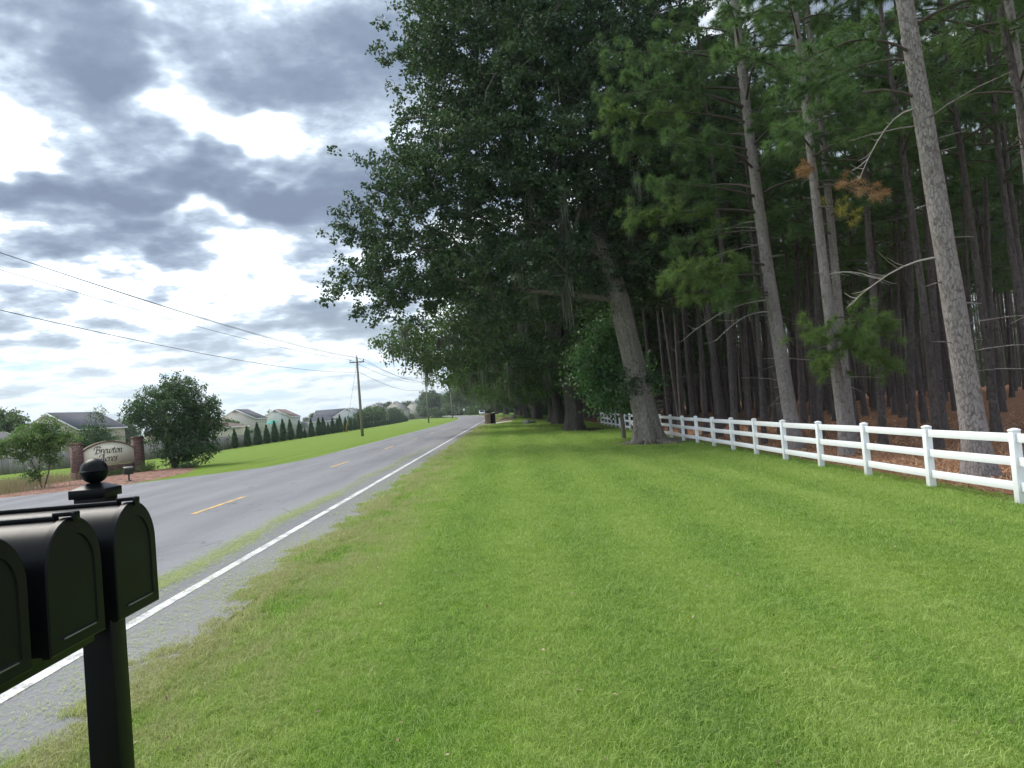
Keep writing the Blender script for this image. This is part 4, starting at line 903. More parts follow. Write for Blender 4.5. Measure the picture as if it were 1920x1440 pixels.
# ------------------------------------------------------------------ mailbox stand
def arch(w, h, n=16, y0=0):
    """closed outline in (y, z): flat bottom, straight sides, round top"""
    r = w/2; pts = [(y0-r, 0), (y0+r, 0), (y0+r, h-r)]
    for k in range(1, n): a = math.pi*k/n; pts.append((y0+r*math.cos(a), h-r+r*math.sin(a)))
    pts.append((y0-r, h-r)); return pts
def mailbox_stand():
    px, py, zt = -1.272, 2.375, 1.462
    root = empty('mailbox_stand', (px, py, -.08), 0, 'row of black mailboxes with domed tops on a square post topped by a ball', 'mailbox')
    o3 = np.array([px, py, -.08]); L = lambda x, y, z: tuple(np.array([x, y, z])-o3)
    BP = M['black_paint']
    b = MB(); b.box(L(px, py, (zt-.3)/2), (.089, .089, zt+.3)); post = b.build('post', BP, root, bevel=.003)
    b = MB(); zc = zt
    b.box(L(px, py, zc), (.108, .108, .026)); b.box(L(px, py, zc+.0215), (.108, .108, .017), taper=.3); b.build('post_cap', BP, post, bevel=.0015)
    b = MB(); r = .0395; z0 = zc+.020
    pr = [(.0, 0), (.018, 0), (.016, .004), (.0145, .006), (.0145, .011), (.021, .013), (.0225, .016)]
    zc2 = .046
    for k in range(6, 15):
        a = -math.pi/2+k*math.pi/28; 
        pr.append((r*math.cos(a), zc2+r*math.sin(a)))
    pr += [(r+.0012, zc2-.0016), (r+.0012, zc2+.0016)]
    for k in range(14, 29): a = -math.pi/2+k*math.pi/28; pr.append((max(r*math.cos(a), 0), zc2+r*math.sin(a)))
    b.lathe(pr, L(px, py, z0), 40); b.build('ball_finial', BP, post, True)
    b = MB(); b.box(L(px, 1.55, 1.100), (.089, 1.38, .105)); b.build('support_beam', BP, root, bevel=.003)
    for i, yc in enumerate((2.118, 1.822, 1.526)):
        W, Hh, x0, x1, zb = .220, .287, -1.040, -1.60, 1.155
        box = MB()
        prof = arch(W, Hh, 20, yc)
        n = len(prof); xs = [x0-.006, x1]
        v = [L(x, y, zb+z) for x in xs for (y, z) in prof]
        box.add(v, np.array([(j, n+j, n+(j+1) % n, (j+1) % n) for j in range(n)]))
        box.f.append(np.array([list(range(n, 2*n))]))
        o = box.build('mailbox', BP, root, True)
        mo = o.modifiers.new('edges', 'EDGE_SPLIT'); mo.split_angle = R(40)
        # ridge rib
        b = MB(); b.bar(L(x0-.03, yc, zb+Hh+.004), L(x1, yc, zb+Hh+.004), .020, .012); b.build('ridge_rib', BP, o, bevel=.002)
        # door: rim, recessed panel
        d = MB(); a1 = arch(W+.012, Hh+.008, 20, yc); a2 = arch(W-.052, Hh-.030, 20, yc); m_ = len(a1)
        a2 = [(y, z+(.030 if z < .001 else 0)) for y, z in a2]; a3 = [(yc+(y-yc)*.95, z*.985+.004) for y, z in a2]
        zz = zb-.003
        rings = [(x0-.012, a1), (x0+.004, a1), (x0+.007, [(yc+(y-yc)*.97, .004+z*.975) for y, z in a1]), (x0+.007, a2), (x0+.0035, a3)]
        v = [L(x, y, zz+z) for x, ring in rings for (y, z) in ring]
        f = []
        for k in range(len(rings)-1):
            for j in range(m_): f.append((k*m_+j, k*m_+(j+1) % m_, (k+1)*m_+(j+1) % m_, (k+1)*m_+j))
        d.add(v, np.array(f)); k = (len(rings)-1)*m_; d.f.append(np.array([list(range(k, k+m_))]))
        dd = d.build('door', BP, o, True); mo = dd.modifiers.new('edges', 'EDGE_SPLIT'); mo.split_angle = R(35)
        b = MB(); b.box(L(x0+.0085, yc+.002, zb+.026), (.005, W*.60, .0022)); b.build('door_lip', M['worn_edge'], o)
        b = MB(); b.box(L(x0-.010, yc, zb+Hh+.013), (.046, .030, .010)); b.box(L(x0+.014, yc, zb+Hh+.006), (.006, .030, .022)); b.build('latch_tab', BP, o, bevel=.0015)
mailbox_stand()

# ------------------------------------------------------------------ subdivision sign
def entrance_sign():
    a = np.array([-20.83, 37.8]); b = np.array([-19.14, 39.6]); d = b-a; W = float(np.linalg.norm(d)); ang = math.atan2(d[1], d[0])
    gz = float(zx(-20))
    root = empty('entrance_sign', ((a[0]+b[0])/2, (a[1]+b[1])/2, gz), ang, 'arched cream entrance sign with dark lettering between two brick pillars', 'sign')
    hw = W/2
    for s_, hgt in ((-1, 1.70), (1, 1.80)):
        p = MB(); cx = s_*(hw+.20)
        p.box((cx, 0, hgt/2-.1), (.46, .46, hgt+.2)); pl = p.build('pillar', M['brick'], root)
        p = MB(); p.box((cx, 0, .14), (.52, .52, .5)); p.build('pillar_base', M['brick'], pl)
        p = MB(); p.box((cx, 0, hgt+.03), (.52, .52, .062)); p.box((cx, 0, hgt+.085), (.48, .48, .05), taper=.8); p.build('pillar_cap', M['brick'], pl)
    q = MB(); q.box((0, .05, .24), (2*hw-.1, .30, .68)); q.build('brick_base', M['brick'], root)
    lo, side, mid = .60, 1.32, 1.74
    def arc(k): u = -1+2*k/24; return (u*(hw-.03), side+(mid-side)*(1-u*u)**.9)
    poly = [(-(hw-.03), 0, lo), ((hw-.03), 0, lo)]+[(x, 0, z) for x, z in [arc(k) for k in range(24, -1, -1)]]
    pn = MB(); pn.prism(poly, (0, -.11, 0), (0, .11, 0)); pn.build('panel', M['stucco'], root)
    tr = MB()
    for k in range(24):
        (x0, z0), (x1, z1) = arc(k), arc(k+1); tr.prism([(x0, 0, z0-.004), (x1, 0, z1-.004), (x1*1.01, 0, z1+.065), (x0*1.01, 0, z0+.065)], (0, -.15, 0), (0, .15, 0))
    tr.build('arch_trim', M['sign_trim'], root)
    # lettering, written with a flat nib
    G = {
     'B': [[(-.45, 1.05), (-.55, 1.35), (-.3, 1.66), (.15, 1.72), (.6, 1.7), (.86, 1.45), (.62, 1.08), (.12, .94)], [(.12, .94), (.7, .92), (.95, .55), (.66, .12), (.1, .0), (-.12, .02)], [(.12, 1.68), (.1, 1.0), (.06, .0)]],
     'r': [[(-.1, .85), (.1, .98), (.1, .5), (.08, .0)], [(.1, .6), (.3, .92), (.5, .98), (.56, .86)]],
     'e': [[(.02, .48), (.35, .52), (.56, .75), (.38, .99), (.12, .85), (-.02, .45), (.12, .05), (.35, .0), (.6, .18)]],
     'w': [[(-.1, .85), (.08, .98), (.06, .4), (.16, .03), (.4, .12), (.58, .6), (.62, .98)], [(.6, .8), (.56, .3), (.68, .03), (.95, .14), (1.15, .6), (1.12, .98), (1.24, .92)]],
     't': [[(.16, 1.35), (.12, .6), (.12, .12), (.3, .0), (.48, .14)], [(-.1, .92), (.2, .95), (.48, .98)]],
     'o': [[(.3, .99), (.06, .8), (-.02, .4), (.16, .02), (.4, .08), (.58, .5), (.5, .88), (.28, .99)]],
     'n': [[(-.1, .85), (.08, .98), (.08, .5), (.06, .0)], [(.08, .55), (.3, .9), (.5, .98), (.56, .7), (.52, .25), (.6, .0), (.78, .14)]],
     'A': [[(-.25, .02), (.1, .5), (.62, 1.7)], [(.62, 1.7), (.7, .9), (.82, .05), (.98, .0)], [(.08, .55), (.45, .58), (.78, .56)], [(-.3, 1.15), (-.28, 1.5), (.1, 1.68), (.62, 1.7)]],
     'c': [[(.55, .82), (.38, .99), (.12, .85), (-.02, .42), (.12, .04), (.35, .0), (.58, .18)]],
     's': [[(.48, .84), (.3, .99), (.1, .84), (.16, .6), (.4, .38), (.38, .08), (.14, .0), (-.06, .14)]]}
    ADV = {'B': 1.12, 'r': .68, 'e': .76, 'w': 1.4, 't': .62, 'o': .76, 'n': .95, 'A': 1.15, 'c': .74, 's': .7}
    def smooth(p, n=7):
        p = [np.array(q) for q in p]; p = [2*p[0]-p[1]]+p+[2*p[-1]-p[-2]]; out = []
        for i in range(1, len(p)-2):
            for k in range(n):
                t = k/n; out.append(.5*((2*p[i])+(-p[i-1]+p[i+1])*t+(2*p[i-1]-5*p[i]+4*p[i+1]-p[i+2])*t*t+(-p[i-1]+3*p[i]-3*p[i+1]+p[i+2])*t**3))
        out.append(p[-2]); return out
    def write(word, x0, z0, s, spread=1.0):
        m = MB(); x = x0; nib = np.array([math.cos(R(40)), math.sin(R(40))])*.105; k_ = 0
        for ch in word:
            for st in G[ch]:
                ln = smooth(st)
                for i in range(len(ln)-1):
                    p, q = ln[i], ln[i+1]; d_ = (q-p)/(np.linalg.norm(q-p)+1e-9)*.02; pt = [p-d_-nib, p-d_+nib, q+d_+nib, q+d_-nib]
                    k_ += 1; yy = -.1125-.0006*(k_ % 7)
                    pts = [(x+(a[0]+a[1]*.22)*s, yy, z0+a[1]*s) for a in pt]
                    m.prism(pts, (0, -.012, 0), (0, .0, 0))
            x += ADV[ch]*s*spread
        return m, x
    _, e1 = write('Brewton', 0, 0, .20, 1.02); m, _ = write('Brewton', -e1/2+.02, 1.20, .20, 1.02); m.build('lettering', M['sign_ink'], root)
    _, e2 = write('Acres', 0, 0, .20, 1.02); m, _ = write('Acres', -e2/2-.02, .80, .20, 1.02); m.build('lettering', M['sign_ink'], root)
entrance_sign()
fx = empty('flood_light', (-14.9, 30.3, float(zx(-14.9))+.04), R(35), 'small dark sign floodlight on a stem standing in the red mulch', 'lamp')
b = MB(); b.lathe([(0, 0), (.12, 0), (.12, .03), (.04, .05), (.03, .06)], (0, 0, 0), 16); b.build('base', M['fixture'], fx)
b = MB(); b.tube([(0, 0, .05), (0, 0, .26)], .03, 10); b.box((0, 0, .25), (.06, .14, .05)); b.build('stem', M['fixture'], fx)
rt = Matrix.Rotation(R(18), 3, 'X')
b = MB(); b.box((0, 0, .41), (.34, .15, .25), rt, .92); b.box((0, .0, .545), (.36, .19, .025), rt); hd = b.build('head', M['fixture'], fx, bevel=.012)
b = MB(); b.box((0, .095, .43), (.27, .01, .18), rt); b.build('lens', M['lens_glass'], hd)

# ------------------------------------------------------------------ utility poles and lines
def pole(x, y, H, label):
    root = empty('utility_pole', (x, y, float(zx(x))-.02), R(3), label, 'utility pole', 'utility poles along the far side of the road')
    b = MB(); b.tube([(0, 0, -.2), (.0, 0, H*.5), (.0, 0, H)], [.155, .13, .10], 12); b.build('pole', M['pole_wood'], root, True)
    b = MB(); b.box((0, -.12, H-.50), (1.5, .10, .12)); arm = b.build('crossarm', M['pole_wood'], root)
    for xx_ in (-.68, .68):
        b = MB(); b.lathe([(.02, 0), (.025, .06), (.06, .07), (.05, .13), (.065, .14), (.045, .2), (.0, .22)], (xx_, -.12, H-.44), 10); b.build('insulator', M['metal_grey'], arm)
    b = MB(); b.lathe([(.02, 0), (.025, .06), (.06, .07), (.05, .13), (.065, .14), (.045, .2), (.0, .22)], (0, 0, H), 10); b.build('insulator', M['metal_grey'], root)
    b = MB(); b.bar((-.45, -.12, H-.52), (0, -.1, H-.95), .03, .03); b.bar((.45, -.12, H-.52), (0, -.1, H-.95), .03, .03); b.build('brace', M['metal_grey'], root)
    return root
PL = [(-14.4, 2, 8.0), (-14.85, 79.1, 8.15), (-15.25, 151, 8.25), (-15.5, 222, 8.2), (-17.6, 292, 8.2), (-24, 360, 8.2), (-35, 425, 8.2)]
plab = ['utility pole beside the side street, outside the picture', 'nearest wooden utility pole, tallest in the picture', 'second utility pole along the road, slimmer in the distance',
        'third utility pole beyond the grass verge, near the road bend', 'fourth utility pole, before the distant trees', 'fifth tiny utility pole against the distant trees', 'farthest tiny utility pole at the road bend']
for (x, y, h), lb in zip(PL, plab): pole(x, y, h, lb)
def line(p, q, sag, r, n=26):
    t = np.linspace(0, 1, n)[:, None]; P = np.array(p)*(1-t)+np.array(q)*t; P[:, 2] -= (4*sag*t*(1-t))[:, 0]; return P
for nm, ox, dz, sag, r, lb in (('power_line', -.68, -.22, .75, .011, 'upper power line on the outer end of the crossarms'), ('power_line', .68, -.22, .8, .011, 'power line on the road side end of the crossarms'),
                               ('power_line', 0, -.01, .7, .011, 'topmost power line resting on the pole tops'), ('cable', .15, -1.55, 1.0, .012, 'lowest thicker cable strung between the utility poles')):
    b = MB()
    for (x0, y0, h0), (x1, y1, h1) in zip(PL, PL[1:]):
        b.tube(line((x0+ox, y0, zx(x0)+h0+dz), (x1+ox, y1, zx(x1)+h1+dz), sag, r), r*(1 if y0 < 60 else 1.6), 4, False)
    tag(b.build(nm, M['wire']), lb, 'cable')
gw = empty('guy_wire', (-30.2, 144.5, -.45), 0, 'thin guy wire running from the nearest pole down to a yellow guard', 'guy wire')
gdir = np.array([-14.85+30.2, 79.1-144.5, 8.0])
b = MB(); b.tube([(0, 0, -.2), tuple(gdir*.985)], .014, 4, False); b.build('wire', M['wire'], gw)
b = MB(); b.tube([(0, 0, -.2), tuple(gdir*.12), tuple(gdir*.24)], .085, 6); b.build('guard', M['guard_yellow'], gw)
# ------------------------------------------------------------------ board fence on the far side
def board_fence():
    root = empty('board_fence', (-31, 78, -.5), 0, 'weathered grey wooden privacy fence behind the cypress row on the far side', 'fence')
    line_ = [(-52, 56), (-41.5, 63), (-34, 71), (-31.2, 79), (-31.4, 100), (-31.6, 125), (-33, 170), (-35.5, 230), (-40, 300)]
    for i in range(len(line_)-1):
        a, b_ = np.array(line_[i], float), np.array(line_[i+1], float); L_ = np.linalg.norm(b_-a); nb = int(L_/2.44)+1
        m = MB(); rgb = random.Random(i)
        step_ = .14 if a[1] < 110 else .42; n = int(L_/step_); d = (b_-a)/L_; w = step_-.008
        rot = np.array([[d[0], -d[1], 0], [d[1], d[0], 0], [0, 0, 1]])
        for k in range(n):
            p = a+d*(k+.5)*step_; h = 1.46+rgb.uniform(-.025, .025)
            m.box((p[0]+31, p[1]-78, h/2+zx(p[0])*1.0+.5-.03), (w, .02, h), rot)
        m.build('board_panel', M['fence_wood'], root)
        if a[1] < 110:
            for k in range(nb):
                p = a+d*min(k*2.44, L_-.1); q = MB(); q.box((p[0]+31-d[1]*-.06, p[1]-78-d[0]*.06, .72+zx(p[0])+.5), (.09, .09, 1.5)); q.build('post', M['fence_wood'], root)
board_fence()

# ------------------------------------------------------------------ houses
def house(name, label, cx, cy, w, d, eave, ridge, rz, wall, roof, wins=(), hip=0., gz=-.55, ov=.35, sidew=()):
    """gable walls face -y / +y of the house, ridge along y; wins on the front gable (x, z, w, h), sidew on the +x side (y, z, w, h)"""
    root = empty(name, (cx, cy, gz), rz, label, 'house')
    m = MB(); x, y = w/2, d/2
    m.prism([(-x, -y, -.3), (x, -y, -.3), (x, -y, eave), (0, -y, ridge), (-x, -y, eave)] if not hip else [(-x, -y, -.3), (x, -y, -.3), (x, -y, eave), (-x, -y, eave)], (0, 0, 0), (0, d, 0))
    wl = m.build('wall', M[wall], root)
    s_ = (ridge-eave)/x; t = .16; rf = MB(); e = eave-ov*s_
    hy = y*hip*1.0
    for sg in (-1, 1):
        if not hip:
            rf.prism([(sg*(x+ov), -y-ov, e+.02), (0, -y-ov, ridge+.02), (0, -y-ov, ridge+t), (sg*(x+ov), -y-ov, e+t)][::sg], (0, 0, 0), (0, d+2*ov, 0))
    if hip:
        a = [(-x-ov, -y-ov, e), (x+ov, -y-ov, e), (x+ov, y+ov, e), (-x-ov, y+ov, e), (0, -y+x*.9, ridge), (0, y-x*.9, ridge)]
        rf.add(a, [(0, 1, 4)]); rf.add(a, [(1, 2, 5, 4)]); rf.add(a, [(2, 3, 5)]); rf.add(a, [(3, 0, 4, 5)]); rf.add(a, [(0, 3, 2, 1)])
    r_ = rf.build('roof', M[roof], root)
    tr = MB()
    if not hip:
        for sg in (-1, 1):
            for yy in (-y-ov-.03, y+ov+.03): tr.bar((sg*(x+ov), yy, e+.02), (0, yy, ridge+.02), .05, .26)
            tr.box((sg*(x+ov+.03), 0, e+.02), (.08, d+2*ov, .22))
    else:
        tr.box((0, -y-ov-.02, e-.1), (w+2*ov, .06, .2)); tr.box((x+ov+.02, 0, e-.1), (.06, d+2*ov, .2)); tr.box((-x-ov-.02, 0, e-.1), (.06, d+2*ov, .2))
    tr.build('fascia', M['trim_white'], r_)
    def win(c, a, b_, wd, h, axis, gm='window_glass'):
        nm = np.array(axis, float); f = MB(); sx = (wd+.24, .10, h+.24) if axis[1] else (.10, wd+.24, h+.24)
        fr_ = .12
        C = np.array(c)
        def pc(u, v_, uw, vh): 
            off = np.array([u, 0, v_]) if axis[1] else np.array([0, u, v_]); return f.box(C+off+nm*.03, (uw, .10, vh) if axis[1] else (.10, uw, vh))
        pc(-(wd/2+fr_/2), 0, fr_, h+2*fr_); pc(wd/2+fr_/2, 0, fr_, h+2*fr_); pc(0, h/2+fr_/2, wd, fr_); pc(0, -(h/2+fr_/2), wd, fr_); pc(0, 0, wd, .06)
        wo = f.build('window', M['trim_white'], root); g = MB(); g.box(C+nm*.012, (wd, .02, h) if axis[1] else (.02, wd, h)); g.build('pane', M[gm], wo)
    for (u, z, a_, b_) in wins: win((u, -y, z), 0, 0, a_, b_, (0, -1, 0), 'window_glass' if b_ > 1 else 'dark_glass')
    for (u, z, a_, b_) in sidew: win((x, u, z), 0, 0, a_, b_, (1, 0, 0))
    return root, r_
house('house', 'large beige gabled house with a slate roof rising behind the entrance sign', -79.5, 142.5, 10.6, 15, 4.5, 7.6, R(-3), 'side_beige', 'roof_slate', [(1.2, 4.3, 1.2, 1.6), (1.4, 1.2, 1.6, .7)])
house('house', 'beige house with a low grey roof left of the large gabled one', -93, 150, 16, 11, 4.4, 6.6, R(0), 'side_beige', 'roof_grey', [(3, 4.0, 1.1, 1.3), (-2, 4.0, 1.1, 1.3)], hip=1)
house('house', 'low beige house with white gable trim at the left edge behind the board fence', -70, 104, 8.5, 9, 2.6, 4.3, R(5), 'side_cream', 'roof_grey', [(.5, 1.6, 1.6, .9)])
house('house', 'single storey house with a brown hip roof behind the spreading crape myrtle', -63, 158, 17, 13, 2.9, 5.4, R(8), 'side_cream', 'roof_brown', [(3, 1.7, 1.6, 1.3)], hip=1)
house('house', 'tan two storey house with a broad gable and one small dark window', -80.5, 236, 11.6, 11, 5.1, 8.1, R(0), 'side_tan', 'roof_slate', [(.2, 4.4, .8, .8)], sidew=[(-3.5, 4.3, .8, 1.6), (-1.2, 4.3, .8, 1.6), (1.2, 4.3, .8, 1.6), (3.6, 4.3, .8, 1.6)])
house('house', 'pale sage two storey house with a brown roof and narrow side windows', -84.5, 290, 11, 13, 5.4, 8.3, R(0), 'side_sage', 'roof_brown', [], sidew=[(-4.5, 4.6, .8, 1.7), (-1.8, 4.6, .8, 1.7), (1.8, 4.6, .8, 1.7), (4.6, 4.6, .8, 1.7)])
house('house', 'low dark roofed house just right of the sage house', -72, 300, 9, 12, 2.9, 5.2, R(-20), 'side_grey', 'roof_slate', [], hip=1)
house('house', 'grey gabled house left of the nearest utility pole', -66.5, 330, 14, 10, 3.6, 7.4, R(0), 'side_grey', 'roof_grey', [(0, 3.4, 1.2, 1.8)])
house('house', 'dark roofed house half hidden behind the grey gabled one', -80, 355, 11, 14, 4.4, 7.8, R(90), 'side_grey', 'roof_slate', [])
house('house', 'cream house with a grey roof directly left of the nearest utility pole', -62, 372, 12, 12, 5.2, 9.1, R(0), 'side_cream', 'roof_grey', [(0, 4.5, 1.4, 1.6)])
house('house', 'tan house with a pale roof directly right of the nearest utility pole', -58, 412, 12, 13, 5.8, 10.2, R(0), 'side_tan', 'roof_slate', [])
house('house', 'farthest small house with a dark roof right of the nearest pole', -52, 440, 11, 13, 5.2, 9.6, R(0), 'side_cream', 'roof_slate', [])
um = empty('patio_umbrella', (-68.5, 226, -.5), 0, 'teal patio umbrella in the yard of the tan two storey house', 'umbrella')
b = MB(); b.tube([(0, 0, 0), (0, 0, 4.0)], .05, 6); b.build('pole', M['metal_grey'], um)
b = MB(); b.lathe([(2.1, 3.1), (1.1, 3.75), (.03, 4.1)], (0, 0, 0), 8); b.build('canopy', M['canvas_teal'], um)

# ------------------------------------------------------------------ cypress row
def cypress(seed, H, W, dens=1.0, label=None):
    rg = np.random.default_rng(seed); root = empty('cypress', (0, 0, 0), 0, label, 'tree', 'cypress trees planted along the board fence')
    m = MB(); m.tube([(0, 0, -.1), (0, 0, H*.9)], [.05, .01], 6); m.build('trunk', M['twig'], root, True)
    n = int(5200*dens); t = rg.uniform(0, 1, n)**1.15; r = W/2*(np.clip(t/.13, 0, 1)**.6)*(1-np.clip((t-.13)/.87, 0, 1))**.62; r *= 1-.35*(t > .8)
    a = rg.uniform(0, 6.28, n); lob = 1+.16*np.sin(a*5+t*17+seed)+.10*np.sin(a*3-t*31); rr = r*lob*rg.uniform(.62, 1.06, n)
    c = np.stack([np.cos(a)*rr, np.sin(a)*rr, .08+t*H*(1+.03*rg.normal(0, 1, n))], 1)
    b = MB(); leaf_cards(b, c, .13, rg, .45, .0); b.build('crown', M['cypress'], root); return root
cyp = [cypress(51, 2.9, 1.15), cypress(52, 2.7, 1.0), cypress(53, 3.1, 1.05, .9), cypress(54, 2.4, .9, .8)]
#           px-derived rows: (y along the fence, scale, kind)
cy_list = [(78, .62, 3, 'small pale cypress closest to the spreading crape myrtle'), (85.7, .88, 3, 'greyish sparse cypress, first full one right of the crape myrtle'), (89.9, .86, 1, 'second full cypress of the row from the left'), (93.7, .92, 0, 'third full cypress of the row from the left'), (97.3, .86, 1, 'fourth full cypress of the row, in front of the tan gable'),
           (100.8, .95, 0, 'fifth full cypress, at the right end of the tan gable wall'), (104.6, .96, 2, 'sixth full cypress, tall, beside the teal umbrella'), (108.2, .94, 2, 'seventh full cypress, in front of the sage gable wall'), (113, .9, 0, 'eighth full cypress, at the corner of the sage house'), (116, .6, 3, 'short cypress beside a taller one below the sage house windows'), (120, .92, 2, 'narrow cypress in front of the low dark roof'),
           (125, 1.0, 0, 'first of two broad cypresses standing close together'), (128.5, 1.0, 0, 'second of two broad cypresses standing close together'), (132.5, .85, 3, 'thin cypress right of the two broad ones'), (136.5, 1.02, 1, 'cypress in front of the grey gable'), (141, .92, 0, 'squat cypress left of the yellow guard'), (143.6, 1.05, 2, 'tall cypress just left of the yellow guard'), (149.5, 1.0, 1, 'cypress just right of the yellow guard')]
used = [False]*4
k = 0; y = 155.
while y < 420: cy_list.append((y, 1.05+.1*((k*7) % 3-1), k % 3, None)); y += 5.2 if y < 260 else 6.0; k += 1
for (y, s, kd, lb) in cy_list:
    if not used[kd]: o = cyp[kd]; used[kd] = True
    else: o = copy_tree(cyp[kd])
    x = np.interp(y, [60, 79, 125, 170, 230, 300, 420], [-30.4, -30.2, -30.4, -31.8, -34.0, -38.5, -58]); 
    o.location = (x, y, float(zx(x))); s *= float(np.interp(y, [150, 185, 300], [1, .72, .62])); o.scale = (s, s, s*.96); o.rotation_euler = (0, 0, y*1.7)
    o['label'] = lb or 'small distant cypress in the dense far end of the row beyond the nearest pole'

# ------------------------------------------------------------------ crape myrtles by the sign and broad trees far away
def bush(name, seed, label, loc, stems, lobes, nt, leafm, nsub, nleaf, size, r1, r2, dmin, bloom=0, cat='tree', group=None, rs=.05, mat_='myrtle_bark', asp=.5):
    rg = np.random.default_rng(seed); root = empty(name, loc, 0, label, cat, group)
    m = MB(); tg = thin_pts(ellip(rg, lobes, nt), dmin) if dmin else ellip(rg, lobes, nt)
    own = np.array([int(np.argmin([np.linalg.norm((np.array(s[-1])-t)*np.array([1, 1, .5])) for s in stems])) for t in tg])
    for k, s in enumerate(stems):
        q = tg[own == k]
        if len(q) == 0: continue
        nodes, par, tips = skeleton(s, q, rg, .5); limbs(m, nodes, par, .006, [rs*(1-.5*i/len(s)) for i in range(len(s))], 2.3)
    m.build('trunk', M[mat_], root, True)
    c = MB(); clumps(c, tg, rg, nsub, nleaf, r1, r2, size, asp); c.build('crown', M[leafm], root)
    if bloom:
        b = MB(); out = tg[rg.choice(len(tg), bloom)]+rg.normal(0, .25, (bloom, 3)); clumps(b, out, rg, 1, 16, 0, .07, .07, .8); b.build('blossom', M['white_bloom'], root)
    return root
big = [(.1, 0, 3.0, 1.7, 1.7, 1.4), (-1.3, 0, 2.9, .95, 1.2, .7), (1.3, 0, 2.5, 1.15, 1.2, 1.0), (.2, 0, 4.1, 1.0, 1.0, .6), (.7, -.3, 1.3, 1.2, 1.3, .8), (1.5, -.3, .9, .8, .8, .45), (-.5, -.2, 1.7, .7, .8, .5), (1.9, 0, 3.2, .55, .7, .45), (-1.7, 0, 3.5, .5, .6, .3), (1.1, 0, 4.0, .5, .5, .5), (-.8, 0, 4.0, .5, .5, .4), (2.1, 0, 1.9, .5, .5, .4), (.5, 0, .6, 1.2, .8, .4)]
bush('crape_myrtle', 61, 'large spreading dark green crape myrtle right of the entrance sign', (-17.35, 40.2, -.15), [[(.1*i, .08*j, 0), (.25*i, .2*j, .7), (.5*i, .35*j, 1.5)] for i, j in ((-1, 0), (1, .5), (.2, -1), (.5, 1), (-.5, -.8), (1.2, -.3))], big, 900, 'myrtle_leaf', 5, 17, .125, .22, .10, .30, 22, rs=.06)
sm = [(-.3, 0, 2.1, .8, .7, .25), (.6, 0, 1.95, .7, .6, .25), (-1.1, 0, 1.85, .6, .5, .22), (.0, 0, 1.65, .8, .6, .2), (-.7, 0, 1.35, .6, .5, .16), (.15, 0, 2.5, .28, .3, .3), (.75, 0, 2.4, .16, .2, .35), (-.6, 0, 2.4, .2, .2, .25), (1.3, 0, 1.9, .4, .3, .12), (.45, 0, 1.2, .3, .3, .25), (-.25, 0, .55, .28, .3, .2), (-1.6, 0, 1.55, .35, .3, .12)]
bush('crape_myrtle', 62, 'small airy young crape myrtle at the left, left of the brick pillar', (-19.25, 31.9, -.12), [[(0, 0, 0), (-.2, 0, .6), (-.4, 0, 1.2)], [(.06, .05, 0), (.3, 0, .6), (.35, .1, 1.3)], [(-.05, .02, 0), (-.15, .1, .7), (0, 0, 1.4)]], sm, 360, 'young_leaf', 5, 13, .10, .13, .08, .16, 16, rs=.035)
mid_ = [(0, 0, 2.5, 1.25, 1.2, 1.0), (-.5, 0, 1.9, 1.0, 1, .8), (.7, 0, 2.0, .9, 1, .8), (.1, 0, 4.0, .3, .3, .6), (.8, 0, 4.1, .18, .18, .7)]
bush('crape_myrtle', 63, 'mid sized crape myrtle with two upright shoots directly behind the sign arch', (-31.9, 60, -.55), [[(0, 0, 0), (-.2, 0, .8), (-.3, 0, 1.6)], [(.1, 0, 0), (.3, 0, .9), (.5, 0, 1.8)]], mid_, 420, 'myrtle_leaf', 5, 14, .13, .22, .14, .34, 30, rs=.05)
# low plants and dry grass at the mulch bed
for i, (x, y, w, h, mt, lb) in enumerate([(-20.0, 37.9, .9, .5, 'young_leaf', 'low green shrub under the cream sign panel'), (-19.2, 38.6, .6, .45, 'young_leaf', 'second low green shrub under the sign panel, nearer the right pillar'),
                                          (-15.9, 38.3, .55, .35, 'myrtle_leaf', 'small dark mound shrub at the right end of the mulch'), (-18.2, 39.0, .5, .8, 'young_leaf', 'leafy weed against the right brick pillar')]):
    rgx = np.random.default_rng(80+i); b = MB(); c = rgx.normal(0, 1, (900, 3))*np.array([w*.4, w*.4, h*.3]); c[:, 2] = np.abs(c[:, 2])+.05; leaf_cards(b, c, .07, rgx, .5)
    o = b.build('shrub', M[mt]); o.location = (x, y, float(zx(x))+.03); tag(o, lb, 'shrub')
M['dry_grass'] = leaf_mat('dry_grass', [(.16, .17, .07), (.30, .24, .14), (.36, .31, .21)], (.3, .3, .12), .3, 2)
def weeds(cx, cy, w, d, n, h, seed):
    rgx = np.random.default_rng(seed); x = rgx.normal(cx, w, n); y = rgx.normal(cy, d, n); z = zx(x); hh = h*rgx.uniform(.4, 1.1, n); a = rgx.uniform(0, 3.14, n)
    d_ = np.stack([np.cos(a), np.sin(a), 0*a], 1)*.012; b0 = np.stack([x, y, z], 1); tp = b0+np.stack([rgx.normal(0, .12, n), rgx.normal(0, .12, n), hh], 1)
    return MB().add(np.stack([b0-d_, b0+d_, tp], 1).reshape(-1, 3), np.arange(3*n).reshape(-1, 3))
w_ = weeds(-21.4, 30.3, 1.2, .9, 5200, .55, 1); w2 = weeds(-23.6, 36.5, 1.3, 1.6, 5000, .6, 2); off = w_.n; w_.v += w2.v; w_.f += [q+off for q in w2.f]; w_.n += w2.n
tag(w_.build('tall_grass', M['dry_grass']), kind='stuff')

